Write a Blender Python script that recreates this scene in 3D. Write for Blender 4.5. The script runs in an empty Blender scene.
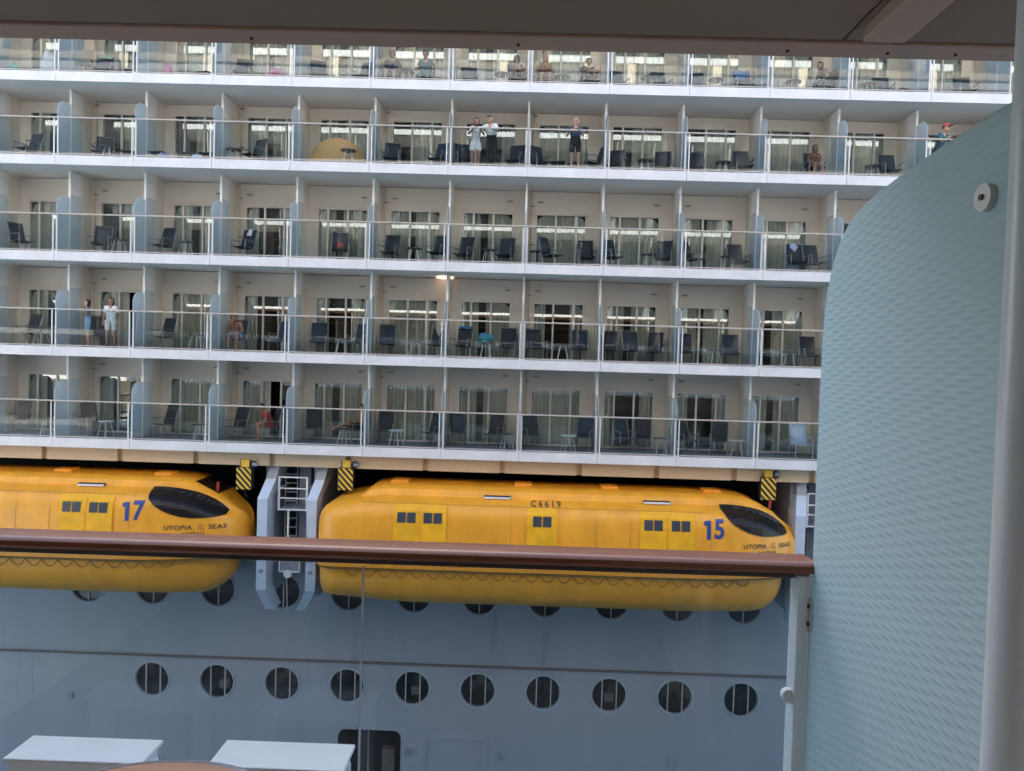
import bpy, bmesh, math, random
import numpy as np
from mathutils import Vector, Matrix
from mathutils.bvhtree import BVHTree
random.seed(7)
PI = math.pi
S = bpy.context.scene
COL = S.collection

# ------------------------------------------------------------------ camera
YAW, PITCH, ROLL = -0.0137, -0.0298, 0.0295
fw = Vector((math.sin(YAW)*math.cos(PITCH), math.cos(YAW)*math.cos(PITCH), math.sin(PITCH)))
r0 = Vector((math.cos(YAW), -math.sin(YAW), 0)); u0 = r0.cross(fw)
cr = r0*math.cos(ROLL)+u0*math.sin(ROLL); cu = -r0*math.sin(ROLL)+u0*math.cos(ROLL)
cam_d = bpy.data.cameras.new('camera'); cam = bpy.data.objects.new('camera', cam_d); COL.objects.link(cam)
cam.matrix_world = Matrix(((cr.x, cu.x, -fw.x, 0), (cr.y, cu.y, -fw.y, 0), (cr.z, cu.z, -fw.z, 0), (0, 0, 0, 1)))
cam_d.sensor_width = 36; cam_d.lens = 740/1024*36; cam_d.clip_start = 0.02; cam_d.clip_end = 5000
S.camera = cam
# ------------------------------------------------------------------ sky, sun, exposure
SUN_EL, SUN_AZ = math.radians(38), math.radians(-14)       # azimuth from +Y towards +X
w = bpy.data.worlds.new('World'); S.world = w; w.use_nodes = True
nt = w.node_tree; nt.nodes.clear()
sky = nt.nodes.new('ShaderNodeTexSky'); sky.sky_type = 'NISHITA'; sky.sun_disc = False
sky.sun_elevation = SUN_EL; sky.sun_rotation = SUN_AZ; sky.altitude = 0; sky.dust_density = 1.5
bg = nt.nodes.new('ShaderNodeBackground'); bg.inputs['Strength'].default_value = 0.14
wo = nt.nodes.new('ShaderNodeOutputWorld')
nt.links.new(sky.outputs[0], bg.inputs[0]); nt.links.new(bg.outputs[0], wo.inputs[0])
sd = bpy.data.lights.new('sun', 'SUN'); sd.energy = 4.6; sd.angle = math.radians(0.5); sd.color = (1, .95, .87)
sun = bpy.data.objects.new('sun', sd); COL.objects.link(sun)
sv = Vector((math.sin(SUN_AZ)*math.cos(SUN_EL), math.cos(SUN_AZ)*math.cos(SUN_EL), math.sin(SUN_EL)))
sun.rotation_euler = sv.to_track_quat('Z', 'Y').to_euler()
S.view_settings.view_transform = 'Standard'; S.view_settings.look = 'None'
S.view_settings.exposure = 2.52; S.view_settings.gamma = 1; S.view_settings.use_curve_mapping = False
S.cycles.max_bounces = 10; S.cycles.diffuse_bounces = 6; S.cycles.glossy_bounces = 4
S.cycles.transparent_max_bounces = 24; S.cycles.transmission_bounces = 6
S.cycles.use_denoising = True; S.cycles.caustics_reflective = False; S.cycles.caustics_refractive = False

# ------------------------------------------------------------------ materials
MATS = {}
def mat(name, col, rough=.5, metal=0., noise=0., nscale=4., bump=0., bscale=40., spec=.5, trans=0., streak=0.):
    if name in MATS: return MATS[name]
    m = bpy.data.materials.new(name); m.use_nodes = True; t = m.node_tree
    b = t.nodes['Principled BSDF']
    b.inputs['Roughness'].default_value = rough; b.inputs['Metallic'].default_value = metal
    b.inputs['Specular IOR Level'].default_value = spec
    b.inputs['Base Color'].default_value = (*col, 1)
    tc = t.nodes.new('ShaderNodeTexCoord')
    if noise or streak:
        n = t.nodes.new('ShaderNodeTexNoise'); n.inputs['Scale'].default_value = nscale; n.inputs['Detail'].default_value = 5
        n.inputs['Roughness'].default_value = .6
        if streak:
            mp = t.nodes.new('ShaderNodeMapping'); mp.inputs['Scale'].default_value = (1, 1, streak)
            t.links.new(tc.outputs['Object'], mp.inputs[0]); t.links.new(mp.outputs[0], n.inputs[0])
        else: t.links.new(tc.outputs['Object'], n.inputs[0])
        mr = t.nodes.new('ShaderNodeMapRange'); mr.inputs[1].default_value = .3; mr.inputs[2].default_value = .7
        mr.inputs[3].default_value = 1-noise; mr.inputs[4].default_value = 1+noise*.6
        t.links.new(n.outputs[0], mr.inputs[0])
        mx = t.nodes.new('ShaderNodeVectorMath'); mx.operation = 'SCALE'; mx.inputs[0].default_value = col
        t.links.new(mr.outputs[0], mx.inputs['Scale']); t.links.new(mx.outputs[0], b.inputs['Base Color'])
        r2 = t.nodes.new('ShaderNodeMapRange'); r2.inputs[3].default_value = max(0.02, rough-.1); r2.inputs[4].default_value = min(1, rough+.12)
        t.links.new(n.outputs[0], r2.inputs[0]); t.links.new(r2.outputs[0], b.inputs['Roughness'])
    if bump:
        n2 = t.nodes.new('ShaderNodeTexNoise'); n2.inputs['Scale'].default_value = bscale; n2.inputs['Detail'].default_value = 3
        t.links.new(tc.outputs['Object'], n2.inputs[0])
        bp = t.nodes.new('ShaderNodeBump'); bp.inputs['Strength'].default_value = bump; bp.inputs['Distance'].default_value = .02
        t.links.new(n2.outputs[0], bp.inputs['Height']); t.links.new(bp.outputs[0], b.inputs['Normal'])
    MATS[name] = m
    return m
def thin_glass(name, tint, ior=1.5, rough=0.0, bump=0., bscale=.6, milk=0., milkcol=(.6, .7, .75)):
    m = bpy.data.materials.new(name); m.use_nodes = True; t = m.node_tree; t.nodes.clear()
    o = t.nodes.new('ShaderNodeOutputMaterial'); tr = t.nodes.new('ShaderNodeBsdfTransparent'); tr.inputs[0].default_value = (*tint, 1)
    gl = t.nodes.new('ShaderNodeBsdfGlossy'); gl.inputs['Roughness'].default_value = rough
    lw = t.nodes.new('ShaderNodeLayerWeight'); lw.inputs[0].default_value = .5      # Schlick, the same for both faces of a sheet
    pw = t.nodes.new('ShaderNodeMath'); pw.operation = 'POWER'; pw.inputs[1].default_value = 5; t.links.new(lw.outputs['Facing'], pw.inputs[0])
    f0 = ((ior-1)/(ior+1))**2; fr = t.nodes.new('ShaderNodeMath'); fr.operation = 'MULTIPLY_ADD'; fr.inputs[1].default_value = 1-f0; fr.inputs[2].default_value = f0
    t.links.new(pw.outputs[0], fr.inputs[0])
    mx = t.nodes.new('ShaderNodeMixShader')
    if bump:
        tc = t.nodes.new('ShaderNodeTexCoord'); n = t.nodes.new('ShaderNodeTexNoise'); n.inputs['Scale'].default_value = bscale; n.inputs['Detail'].default_value = 1
        t.links.new(tc.outputs['Object'], n.inputs[0]); bp = t.nodes.new('ShaderNodeBump'); bp.inputs['Strength'].default_value = bump; bp.inputs['Distance'].default_value = .05
        t.links.new(n.outputs[0], bp.inputs['Height']); t.links.new(bp.outputs[0], gl.inputs['Normal'])
    base = tr.outputs[0]
    if milk:
        df = t.nodes.new('ShaderNodeBsdfDiffuse'); df.inputs[0].default_value = (*milkcol, 1)
        tl = t.nodes.new('ShaderNodeBsdfTranslucent'); tl.inputs[0].default_value = (*milkcol, 1)
        a = t.nodes.new('ShaderNodeMixShader'); a.inputs[0].default_value = .5
        t.links.new(df.outputs[0], a.inputs[1]); t.links.new(tl.outputs[0], a.inputs[2])
        c = t.nodes.new('ShaderNodeMixShader'); c.inputs[0].default_value = milk
        t.links.new(tr.outputs[0], c.inputs[1]); t.links.new(a.outputs[0], c.inputs[2]); base = c.outputs[0]
    t.links.new(fr.outputs[0], mx.inputs[0]); t.links.new(base, mx.inputs[1]); t.links.new(gl.outputs[0], mx.inputs[2])
    t.links.new(mx.outputs[0], o.inputs[0]); MATS[name] = m
    return m
mat('fascia_white', (.72, .69, .69), .38, noise=.09, nscale=1.2)
mat('wall_cream', (.71, .645, .56), .6, noise=.05, nscale=.9, bump=.05, bscale=2)
mat('soffit_cream', (.80, .77, .73), .7, noise=.06, nscale=.8)
mat('steel_white', (.74, .73, .72), .4, noise=.06, nscale=3)
mat('rail_metal', (.50, .43, .38), .4)
mat('deck_floor', (.24, .24, .245), .7, noise=.2, nscale=8)
mat('door_frame', (.78, .73, .66), .45)
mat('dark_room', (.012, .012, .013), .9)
mat('seam_dark', (.05, .05, .055), .8)
mat('pipe_cream', (.58, .50, .41), .5)
mat('rust', (.22, .12, .07), .8)
mat('beam_bounce', (.62, .47, .31), .55, noise=.06, nscale=1)  # cream paint with the warm bounce off the lifeboats put into its colour
mat('hull_blue', (.325, .333, .372), .30, noise=.07, nscale=1.1, streak=.12, bump=.06, bscale=.9)
mat('porthole_rim', (.34, .38, .44), .35)
mat('bar_grey', (.42, .42, .40), .4)
mat('strip_brown', (.16, .13, .12), .6, noise=.3, nscale=6)
mat('davit_blue', (.50, .56, .66), .4, noise=.08, nscale=2)
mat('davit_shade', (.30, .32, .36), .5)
mat('boat_orange', (.84, .35, .022), .33, noise=.16, nscale=1.6, streak=.4, bump=.04, bscale=1.5)
mat('boat_roof', (.83, .315, .018), .4, noise=.12, nscale=1)
mat('canvas_yellow', (.86, .41, .003), .6, noise=.14, nscale=3, bump=.5, bscale=5)
mat('boat_window', (.008, .007, .007), .28, spec=.25)
mat('text_blue', (.02, .05, .22), .5)
mat('text_brown', (.10, .06, .03), .5)
mat('hatch_window', (.05, .055, .07), .15)
mat('boat_seam', (.45, .20, .02), .6)
mat('rope', (.20, .11, .02), .8)
mat('black_rubber', (.015, .015, .017), .6)
mat('mesh_charcoal', (.035, .042, .055), .75, noise=.2, nscale=30)
mat('mesh_navy', (.03, .055, .085), .75, noise=.2, nscale=30)
mat('chair_metal', (.30, .30, .31), .35, metal=.6)
mat('table_dark', (.06, .065, .07), .4)
mat('table_white', (.7, .68, .65), .4)
mat('chair_white', (.55, .65, .80), .5)
mat('red_paint', (.4, .03, .02), .4)
mat('ceiling_taupe', (.29, .18, .125), .55, noise=.04, nscale=3)
mat('trim_pink', (.52, .31, .235), .5, noise=.05, nscale=5)
mat('screw', (.06, .045, .04), .4, metal=.5)
mat('post_white', (.82, .81, .78), .35, noise=.04, nscale=4)
mat('pole_grey', (.62, .61, .61), .3, noise=.03, nscale=5)
mat('clamp_steel', (.62, .58, .54), .35, metal=.4)
mat('white_plastic', (.90, .89, .87), .35, noise=.03, nscale=10)
mat('grey_edge', (.28, .29, .32), .3, metal=.3)
mat('own_white', (.82, .80, .78), .4)
mat('own_cream', (.70, .58, .44), .6)
mat('own_doors', (.10, .10, .10), .25)
mat('own_wall', (.72, .68, .62), .6)
mat('own_deck', (.42, .40, .37), .7, noise=.1)
mat('own_hull', (.25, .30, .38), .4)
mat('water', (.05, .14, .16), .08, bump=.5, bscale=.8)
mat('grey_fitting', (.25, .27, .31), .5)
def wood(name, c1, c2, sx=1., rough=.25):
    m = bpy.data.materials.new(name); m.use_nodes = True; t = m.node_tree; b = t.nodes['Principled BSDF']
    tc = t.nodes.new('ShaderNodeTexCoord'); mp = t.nodes.new('ShaderNodeMapping'); mp.inputs['Scale'].default_value = (1.5*sx, 40, 40)
    n = t.nodes.new('ShaderNodeTexNoise'); n.inputs['Scale'].default_value = 1.4; n.inputs['Detail'].default_value = 6; n.inputs['Distortion'].default_value = .6
    cr_ = t.nodes.new('ShaderNodeValToRGB'); cr_.color_ramp.elements[0].color = (*c1, 1); cr_.color_ramp.elements[1].color = (*c2, 1)
    cr_.color_ramp.elements[0].position = .3; cr_.color_ramp.elements[1].position = .7
    t.links.new(tc.outputs['Object'], mp.inputs[0]); t.links.new(mp.outputs[0], n.inputs[0]); b.inputs['Specular IOR Level'].default_value = .3; t.links.new(n.outputs[0], cr_.inputs[0]); t.links.new(cr_.outputs[0], b.inputs['Base Color'])
    b.inputs['Roughness'].default_value = rough; b.inputs['Coat Weight'].default_value = .12
    MATS[name] = m
wood('rail_wood', (.19, .052, .020), (.28, .084, .034), rough=.38)
wood('table_wood', (.25, .105, .05), (.34, .155, .08), rough=.45)
thin_glass('rail_glass', (.84, .875, .88), 1.32, bump=.05)
thin_glass('port_glass', (.6, .62, .62), 1.45)
thin_glass('pane_glass', (.90, .92, .90), 1.9, bump=.012, bscale=.8)
thin_glass('own_glass', (.80, .85, .89), 1.5, bump=.0)
thin_glass('frosted_screen', (.55, .7, .78), 1.45, rough=.25, milk=.85, milkcol=(.72, .76, .78))
def curtain_mat(name, col):
    return mat(name, col, .9, noise=.08, nscale=3)
curtain_mat('curtain_sage', (.62, .615, .56)); curtain_mat('curtain_dark', (.22, .20, .19))
def embossed():
    m = bpy.data.materials.new('embossed_glass'); m.use_nodes = True; t = m.node_tree; b = t.nodes['Principled BSDF']
    tc = t.nodes.new('ShaderNodeTexCoord'); sp = t.nodes.new('ShaderNodeSeparateXYZ'); t.links.new(tc.outputs['Object'], sp.inputs[0])
    def mth(op, a, bb=None):
        n = t.nodes.new('ShaderNodeMath'); n.operation = op
        for i, v in enumerate((a, bb)):
            if v is None: continue
            if isinstance(v, (int, float)): n.inputs[i].default_value = v
            else: t.links.new(v, n.inputs[i])
        return n.outputs[0]
    nz = t.nodes.new('ShaderNodeTexNoise'); nz.inputs['Scale'].default_value = 6; t.links.new(tc.outputs['Object'], nz.inputs[0])
    wob = mth('MULTIPLY', nz.outputs[0], .9)
    # staggered lens-shaped dimples: rows 17 mm high, 52 mm long
    a = mth('SINE', mth('ADD', mth('MULTIPLY', sp.outputs['Z'], PI/.0118), wob))
    c = mth('SINE', mth('ADD', mth('MULTIPLY', sp.outputs['Y'], PI/.042), wob))
    h = mth('MULTIPLY', a, c)
    rows = mth('MULTIPLY', mth('SINE', mth('MULTIPLY', sp.outputs['Z'], 2*PI/.0118)), .3)
    h2 = mth('ADD', h, rows)
    bp = t.nodes.new('ShaderNodeBump'); bp.inputs['Strength'].default_value = .36; bp.inputs['Distance'].default_value = .0026
    t.links.new(h2, bp.inputs['Height']); t.links.new(bp.outputs[0], b.inputs['Normal'])
    b.inputs['Base Color'].default_value = (.53, .61, .61, 1); b.inputs['Roughness'].default_value = .32
    tl = t.nodes.new('ShaderNodeBsdfTranslucent'); tl.inputs[0].default_value = (.68, .76, .76, 1)
    t.links.new(bp.outputs[0], tl.inputs['Normal'])
    mx = t.nodes.new('ShaderNodeMixShader'); mx.inputs[0].default_value = .45
    t.links.new(b.outputs[0], mx.inputs[1]); t.links.new(tl.outputs[0], mx.inputs[2])
    t.links.new(mx.outputs[0], t.nodes['Material Output'].inputs[0]); MATS['embossed_glass'] = m
embossed()
def emis(name, col, s):
    m = bpy.data.materials.new(name); m.use_nodes = True; b = m.node_tree.nodes['Principled BSDF']
    b.inputs['Emission Color'].default_value = (*col, 1); b.inputs['Emission Strength'].default_value = s; MATS[name] = m
emis('lamp_warm', (1, .66, .42), .28)

# ------------------------------------------------------------------ mesh helpers
class MB:
    def __init__(s): s.v = []; s.f = []; s.m = []; s.mats = []
    def mi(s, name):
        if name not in s.mats: s.mats.append(name)
        return s.mats.index(name)
    def add(s, vs, fs, m):
        o = len(s.v); s.v += [tuple(v) for v in vs]; s.f += [tuple(o+i for i in f) for f in fs]; s.m += [s.mi(m)]*len(fs); return s
    def box(s, x0, x1, y0, y1, z0, z1, m):
        vs = [(x, y, z) for z in (z0, z1) for y in (y0, y1) for x in (x0, x1)]
        return s.add(vs, [(0, 2, 3, 1), (4, 5, 7, 6), (0, 1, 5, 4), (2, 6, 7, 3), (0, 4, 6, 2), (1, 3, 7, 5)], m)
    def bbox(s, x0, x1, y0, y1, z0, z1, m, b=.01):     # box with bevelled edges
        bm = bmesh.new(); bmesh.ops.create_cube(bm, size=1)
        for v in bm.verts: v.co = Vector(((x0+x1)/2+v.co.x*(x1-x0), (y0+y1)/2+v.co.y*(y1-y0), (z0+z1)/2+v.co.z*(z1-z0)))
        bmesh.ops.bevel(bm, geom=bm.edges[:], offset=b, segments=2, profile=.5, affect='EDGES')
        bm.verts.index_update(); s.add([v.co[:] for v in bm.verts], [[v.index for v in f.verts] for f in bm.faces], m); bm.free(); return s
    def prism(s, poly, ax, a0, a1, m):                  # poly in the two other axes, extruded along ax
        def P(p, a): return {'x': (a, p[0], p[1]), 'y': (p[0], a, p[1]), 'z': (p[0], p[1], a)}[ax]
        n = len(poly); vs = [P(p, a0) for p in poly]+[P(p, a1) for p in poly]
        fs = [tuple(range(n))[::-1], tuple(range(n, 2*n))]+[(i, (i+1) % n, n+(i+1) % n, n+i) for i in range(n)]
        return s.add(vs, fs, m)
    def tube(s, pts, r, m, n=8, closed=False):
        pts = [Vector(p) for p in pts]; vs = []; fs = []; k = len(pts)
        rs = r if isinstance(r, (list, tuple)) else [r]*k
        prev = None
        for i, p in enumerate(pts):
            if closed: d = (pts[(i+1) % k]-pts[i-1])
            else: d = (pts[min(i+1, k-1)]-pts[max(i-1, 0)])
            d.normalize()
            if prev is None: a = d.orthogonal().normalized()
            else: a = (prev-d*prev.dot(d)).normalized()
            prev = a; b = d.cross(a)
            for j in range(n):
                t = 2*PI*j/n; vs.append(p+(a*math.cos(t)+b*math.sin(t))*rs[i])
        for i in range(k if closed else k-1):
            for j in range(n):
                i2 = (i+1) % k; fs.append((i*n+j, i*n+(j+1) % n, i2*n+(j+1) % n, i2*n+j))
        if not closed: fs += [tuple(range(n))[::-1], tuple((k-1)*n+j for j in range(n))]
        return s.add(vs, fs, m)
    def disc(s, c, r, ax, th, m, n=32):
        poly = [(math.cos(2*PI*i/n)*r, math.sin(2*PI*i/n)*r) for i in range(n)]
        if ax == 'y': return s.prism([(c[0]+p[0], c[2]+p[1]) for p in poly], 'y', c[1]-th/2, c[1]+th/2, m)
        if ax == 'x': return s.prism([(c[1]+p[0], c[2]+p[1]) for p in poly], 'x', c[0]-th/2, c[0]+th/2, m)
        return s.prism([(c[0]+p[0], c[1]+p[1]) for p in poly], 'z', c[2]-th/2, c[2]+th/2, m)
    def build(s, name, parent=None, loc=(0, 0, 0), smooth=False, fix=True):
        me = bpy.data.meshes.new(name); me.from_pydata(s.v, [], s.f)
        for n in s.mats: me.materials.append(MATS[n])
        me.polygons.foreach_set('material_index', s.m)
        if fix:
            bm = bmesh.new(); bm.from_mesh(me); bmesh.ops.recalc_face_normals(bm, faces=bm.faces[:]); bm.to_mesh(me); bm.free()
        if smooth:
            me.polygons.foreach_set('use_smooth', [True]*len(me.polygons)); me.set_sharp_from_angle(angle=math.radians(35))
        me.update()
        o = bpy.data.objects.new(name, me); COL.objects.link(o); o.location = loc
        if parent: o.parent = parent
        return o
def tag(o, label=None, cat=None, group=None, kind=None):
    for k, v in (('label', label), ('category', cat), ('group', group), ('kind', kind)):
        if v: o[k] = v
    return o
def empty(name, loc=(0, 0, 0), rz=0, parent=None):
    o = bpy.data.objects.new(name, None); COL.objects.link(o); o.location = loc; o.rotation_euler = (0, 0, rz); o.empty_display_size = .1
    if parent: o.parent = parent
    return o
def copy_tree(o, parent=None):
    c = o.copy(); COL.objects.link(c); c.parent = parent
    for ch in list(KIDS.get(o.name, [])): copy_tree(ch, c)
    return c
KIDS = {}
def note_kids(root):
    KIDS[root.name] = [c for c in root.children]
    for c in root.children: note_kids(c)

# ================================================================== SETTING
sea = MB(); sea.add([(-3000, -3000, -17), (3000, -3000, -17), (3000, 3000, -17), (-3000, 3000, -17)], [(0, 1, 2, 3)], 'water')
tag(sea.build('sea_water'), kind='structure')

# ================================================================== THE SHIP ALONGSIDE
ship = empty('cruise_ship', (0, 25.5, -17))
tag(ship, 'big white and blue-grey cruise ship moored alongside with five balcony rows above its lifeboats', 'cruise ship')
SO = Vector((0, 25.5, -17))
def sb(mb, name, parent=None, smooth=False, origin=None):
    """link a ship part built in world coordinates; its origin becomes `origin` (or the ship's)"""
    o = mb.build(name, None, smooth=smooth)
    og = Vector(origin) if origin is not None else SO
    o.data.transform(Matrix.Translation(-og))
    o.location = og-(SO if parent is None else PO[parent.name]); o.parent = parent or ship
    PO[o.name] = og
    return o
PO = {}
X0, BP = -15.04, 2.5
ZB = [8.52, 5.89, 2.85, -.18, -3.11]              # fascia bottoms, top row first
FH = .30
ZF = [z+FH for z in ZB]                            # deck floors
ZC = [11.35]+ZB[:4]                                # ceilings
YR, YW = 23.5, 25.47                               # rail plane, cabin wall
K0, K1 = -2, 13
def px(k): return X0+BP*k
XL, XRt = px(K0), px(K1)
# decks, walls
for r in range(5):
    zf, zb, zc = ZF[r], ZB[r], ZC[r]
    m = MB()
    m.box(XL, XRt, YR+.03, YW+1.8, zb+.02, zf-.004, 'soffit_cream')
    m.box(XL, XRt, YR+.10, YW, zf-.003, zf+.012, 'deck_floor')
    sb(m, 'balcony_deck')
    # wall with door openings
    m = MB()
    for k in range(K0, K1):
        a, b = px(k), px(k+1); d0, d1 = a+.35, a+2.07
        m.box(a, d0, YW, YW+.12, zf+.012, zc, 'wall_cream'); m.box(d1, b, YW, YW+.12, zf+.012, zc, 'wall_cream')
        m.box(d0, d1, YW, YW+.12, zf+1.98, zc, 'wall_cream')
        m.box(d0-.04, d1+.04, YW-.05, YW, zf+1.98, zf+2.03, 'wall_cream')     # drip lip
    sb(m, 'cabin_wall')
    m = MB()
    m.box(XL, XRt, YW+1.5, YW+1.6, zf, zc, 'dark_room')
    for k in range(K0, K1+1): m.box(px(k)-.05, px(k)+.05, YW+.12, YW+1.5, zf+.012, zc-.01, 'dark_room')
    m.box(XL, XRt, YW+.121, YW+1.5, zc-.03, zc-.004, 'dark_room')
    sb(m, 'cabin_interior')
    # fascia panels
    fp = None
    for k in range(K0, K1):
        m = MB(); m.bbox(px(k)+.006, px(k+1)-.006, YR-.02, YR+.03, zb, zf, 'fascia_white', .006)
        if fp is None: fp = sb(m, 'fascia_panel', origin=(px(k), YR, zb))
        else:
            c = fp.copy(); COL.objects.link(c); c.location = Vector((px(k), YR, zb))-SO
    # handrail (one tube along the row)
    if True:
        m = MB(); m.bbox(XL, XRt, YR-.02, YR+.045, zf+1.17, zf+1.215, 'rail_metal', .012)
        m.box(XL, XRt, YR, YR+.03, zf+.03, zf+.06, 'rail_metal')
        sb(m, 'handrail')
# stanchions, glass, dividers, doors - one of each then copies
def proto_copy(proto, loc, parent=ship):
    c = copy_tree(proto, parent); c.location = Vector(loc)-SO; return c
m = MB()
for sx in (-1, 1):
    m.prism([(YR+.005, .0), (YR+.055, .0), (YR+.03, 1.17), (YR+.005, 1.17)], 'x', sx*.06-.016, sx*.06+.016, 'steel_white')
m.box(-.09, .09, YR-.005, YR+.06, 0, .02, 'steel_white')
st = sb(m, 'stanchion', origin=(0, YR, 0))
m = MB(); m.box(.10, BP-.10, YR+.012, YR+.022, .04, 1.16, 'rail_glass'); gp = sb(m, 'glass_panel', origin=(0, YR, 0))
# divider
def rounded_screen():
    pts = [(YR+.08, 0), (YR+.08, 1.45)]
    for i in range(9):
        t = PI-PI/2*i/8; pts.append((YR+.08+.40+.40*math.cos(t), 1.45+.40*math.sin(t)))
    pts += [(YR+.80, 1.85), (YR+.80, 0)]
    return pts
def make_divider(h):
    m = MB(); m.box(-.035, .035, YR+.75, YR+.80, .012, h, 'steel_white')           # flange post
    m.box(-.02, .02, YR+1.42, YW, .012, h, 'wall_cream')
    d = sb(m, 'balcony_divider', origin=(0, YR, 0))
    m = MB(); m.prism(rounded_screen(), 'x', -.008, .008, 'frosted_screen'); sb(m, 'privacy_screen', d, origin=(0, YR, 0))
    m = MB(); m.box(-.008, .008, YR+.82, YR+1.42, .04, h-.74, 'frosted_screen'); sb(m, 'rear_screen', d, origin=(0, YR, 0))
    m = MB(); m.box(-.03, .03, YR+.80, YR+1.42, h-.74, h, 'steel_white'); m.box(-.035, .035, YR+.80, YR+1.42, h-.76, h-.73, 'steel_white')
    sb(m, 'header_beam', d, origin=(0, YR, 0))
    note_kids(d); return d
note_kids(st); note_kids(gp)
# doors
def curtain_mesh(x0, x1, h, col, side):   # pleated sheet with a rounded upper corner at `side` (-1 left, 1 right, 0 none)
    n = int((x1-x0)/.02); vs = []; fs = []; zs = 8
    R = .34
    for i in range(n+1):
        x = x0+(x1-x0)*i/n; y = .16+.028*math.sin(i*.95)+.012*math.sin(i*.37)
        top = h
        if side == -1 and x < x0+R: top = h-R+math.sqrt(max(0, R*R-(x0+R-x)**2))
        if side == 1 and x > x1-R: top = h-R+math.sqrt(max(0, R*R-(x-x1+R)**2))
        for j in range(zs+1): vs.append((x, YW+y, .03+(top-.03)*j/zs))
    for i in range(n):
        for j in range(zs):
            a = i*(zs+1)+j; fs.append((a, a+zs+1, a+zs+2, a+1))
    m = MB(); m.add(vs, fs, col); return m
def make_door(narrow_left, style, mirror_open=False):
    W_, H_ = 1.72, 1.98; fr = .035
    if narrow_left: muls = [.36, 1.04]
    else: muls = [.68, 1.36]
    m = MB(); F = 'door_frame'
    m.box(0, fr, YW-.02, YW+.10, .012, H_, F); m.box(W_-fr, W_, YW-.02, YW+.10, .012, H_, F)
    m.box(fr, W_-fr, YW-.02, YW+.10, H_-fr, H_, F); m.box(fr, W_-fr, YW-.02, YW+.10, .012, .06, F)
    for x in muls: m.box(x-.03, x+.03, YW-.012, YW+.07, .06, H_-fr, F)
    d = sb(m, 'balcony_door', origin=(0, YW, 0))
    xs = [fr]+muls+[W_-fr]
    for i in range(3):
        if style == 'open' and i == (2 if narrow_left else 1): continue
        a, b = xs[i]+(.03 if i else 0), xs[i+1]-(.03 if i < 2 else 0)
        m = MB(); m.box(a, b, YW+.03, YW+.036, .06, H_-fr, 'pane_glass'); sb(m, 'glass_pane', d, origin=(0, YW, 0))
    segs = {'full': [(0.0, 1.72)], 'gap': [(0.0, .62), (.86, 1.72)], 'wide': [(0, .42), (1.25, 1.72)], 'open': [(0, .95)], 'dark': [(0.05, .35)], 'half': [(.7, 1.72)]}[style]
    for (a, b) in segs:
        side = -1 if a < .1 else (1 if b > 1.6 else 0)
        if b-a > 1.5:
            cm = curtain_mesh(a, .8, H_-.03, 'curtain_sage', -1); sb(cm, 'curtain', d, smooth=True, origin=(0, YW, 0))
            cm = curtain_mesh(.8, b, H_-.03, 'curtain_sage', 1); sb(cm, 'curtain', d, smooth=True, origin=(0, YW, 0))
        else:
            cm = curtain_mesh(a, b, H_-.03, 'curtain_sage', side); sb(cm, 'curtain', d, smooth=True, origin=(0, YW, 0))
    note_kids(d); return d
doors = {}
m = MB(); m.tube([(0, YW-.10, 0), (0, YW-.10, 2.73)], .028, 'pipe_cream', 8)
for z in (.9, 2.2): m.box(-.045, .075, YW-.13, YW-.07, z, z+.03, 'rust')
pipe = sb(m, 'drain_pipe', origin=(0, YW, 0)); note_kids(pipe)
m = MB(); m.bbox(-.10, .10, YW-.04, YW, -.035, .035, 'bar_grey', .008); m.box(-.08, .08, YW-.045, YW-.04, -.012, .0, 'seam_dark')
vent = sb(m, 'wall_vent', origin=(0, YW, 0)); note_kids(vent)
forced = {(4, 2): 'open', (4, 3): 'gap', (3, 0): 'open', (1, 0): 'half', (1, 5): 'wide', (1, 8): 'half', (3, 5): 'gap', (3, 6): 'wide', (4, 1): 'full', (2, 8): 'gap', (2, 0): 'half', (2, 5): 'gap'}
first = {'st': True, 'gp': True, 'dv': {}, 'pipe': True, 'vent': True}
def place(proto, key, loc):
    if first.get(key, True) is True:
        first[key] = False; proto.location = Vector(loc)-SO; return proto
    return proto_copy(proto, loc)
for r in range(5):
    zf = ZF[r]; h = ZC[r]-zf; hk = round(h, 2)
    dv = make_divider(h-.005); firstdv = True
    for k in range(K0, K1+1):
        place(st, 'st', (px(k), YR, zf))
        if firstdv: dv.location = Vector((px(k), YR, zf))-SO; firstdv = False
        else: proto_copy(dv, (px(k), YR, zf))
        if k < K1:
            place(gp, 'gp', (px(k), YR, zf))
            nl = (k % 2 != 0); style = forced.get((r, k)) or random.choices(['full', 'gap', 'wide', 'half'], [4, 3, 2, 2])[0]
            key = (nl, style)
            if key not in doors:
                doors[key] = make_door(nl, style); doors[key].location = Vector((px(k)+.35, YW, zf))-SO
            else: proto_copy(doors[key], (px(k)+.35, YW, zf))
            place(vent, 'vent', (px(k)+1.95 if k % 2 else px(k)+.5, YW, zf+2.38))
            if k % 2 == 0: place(pipe, 'pipe', (px(k)+.20, YW, zf))
# lit ceiling lamp
m = MB(); m.disc((0, 0, 0), .30, 'z', .03, 'lamp_warm'); o = m.build('ceiling_lamp', ship, smooth=True)
o.location = Vector((-2.72, 25.12, ZB[2]-.02))-SO
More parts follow.
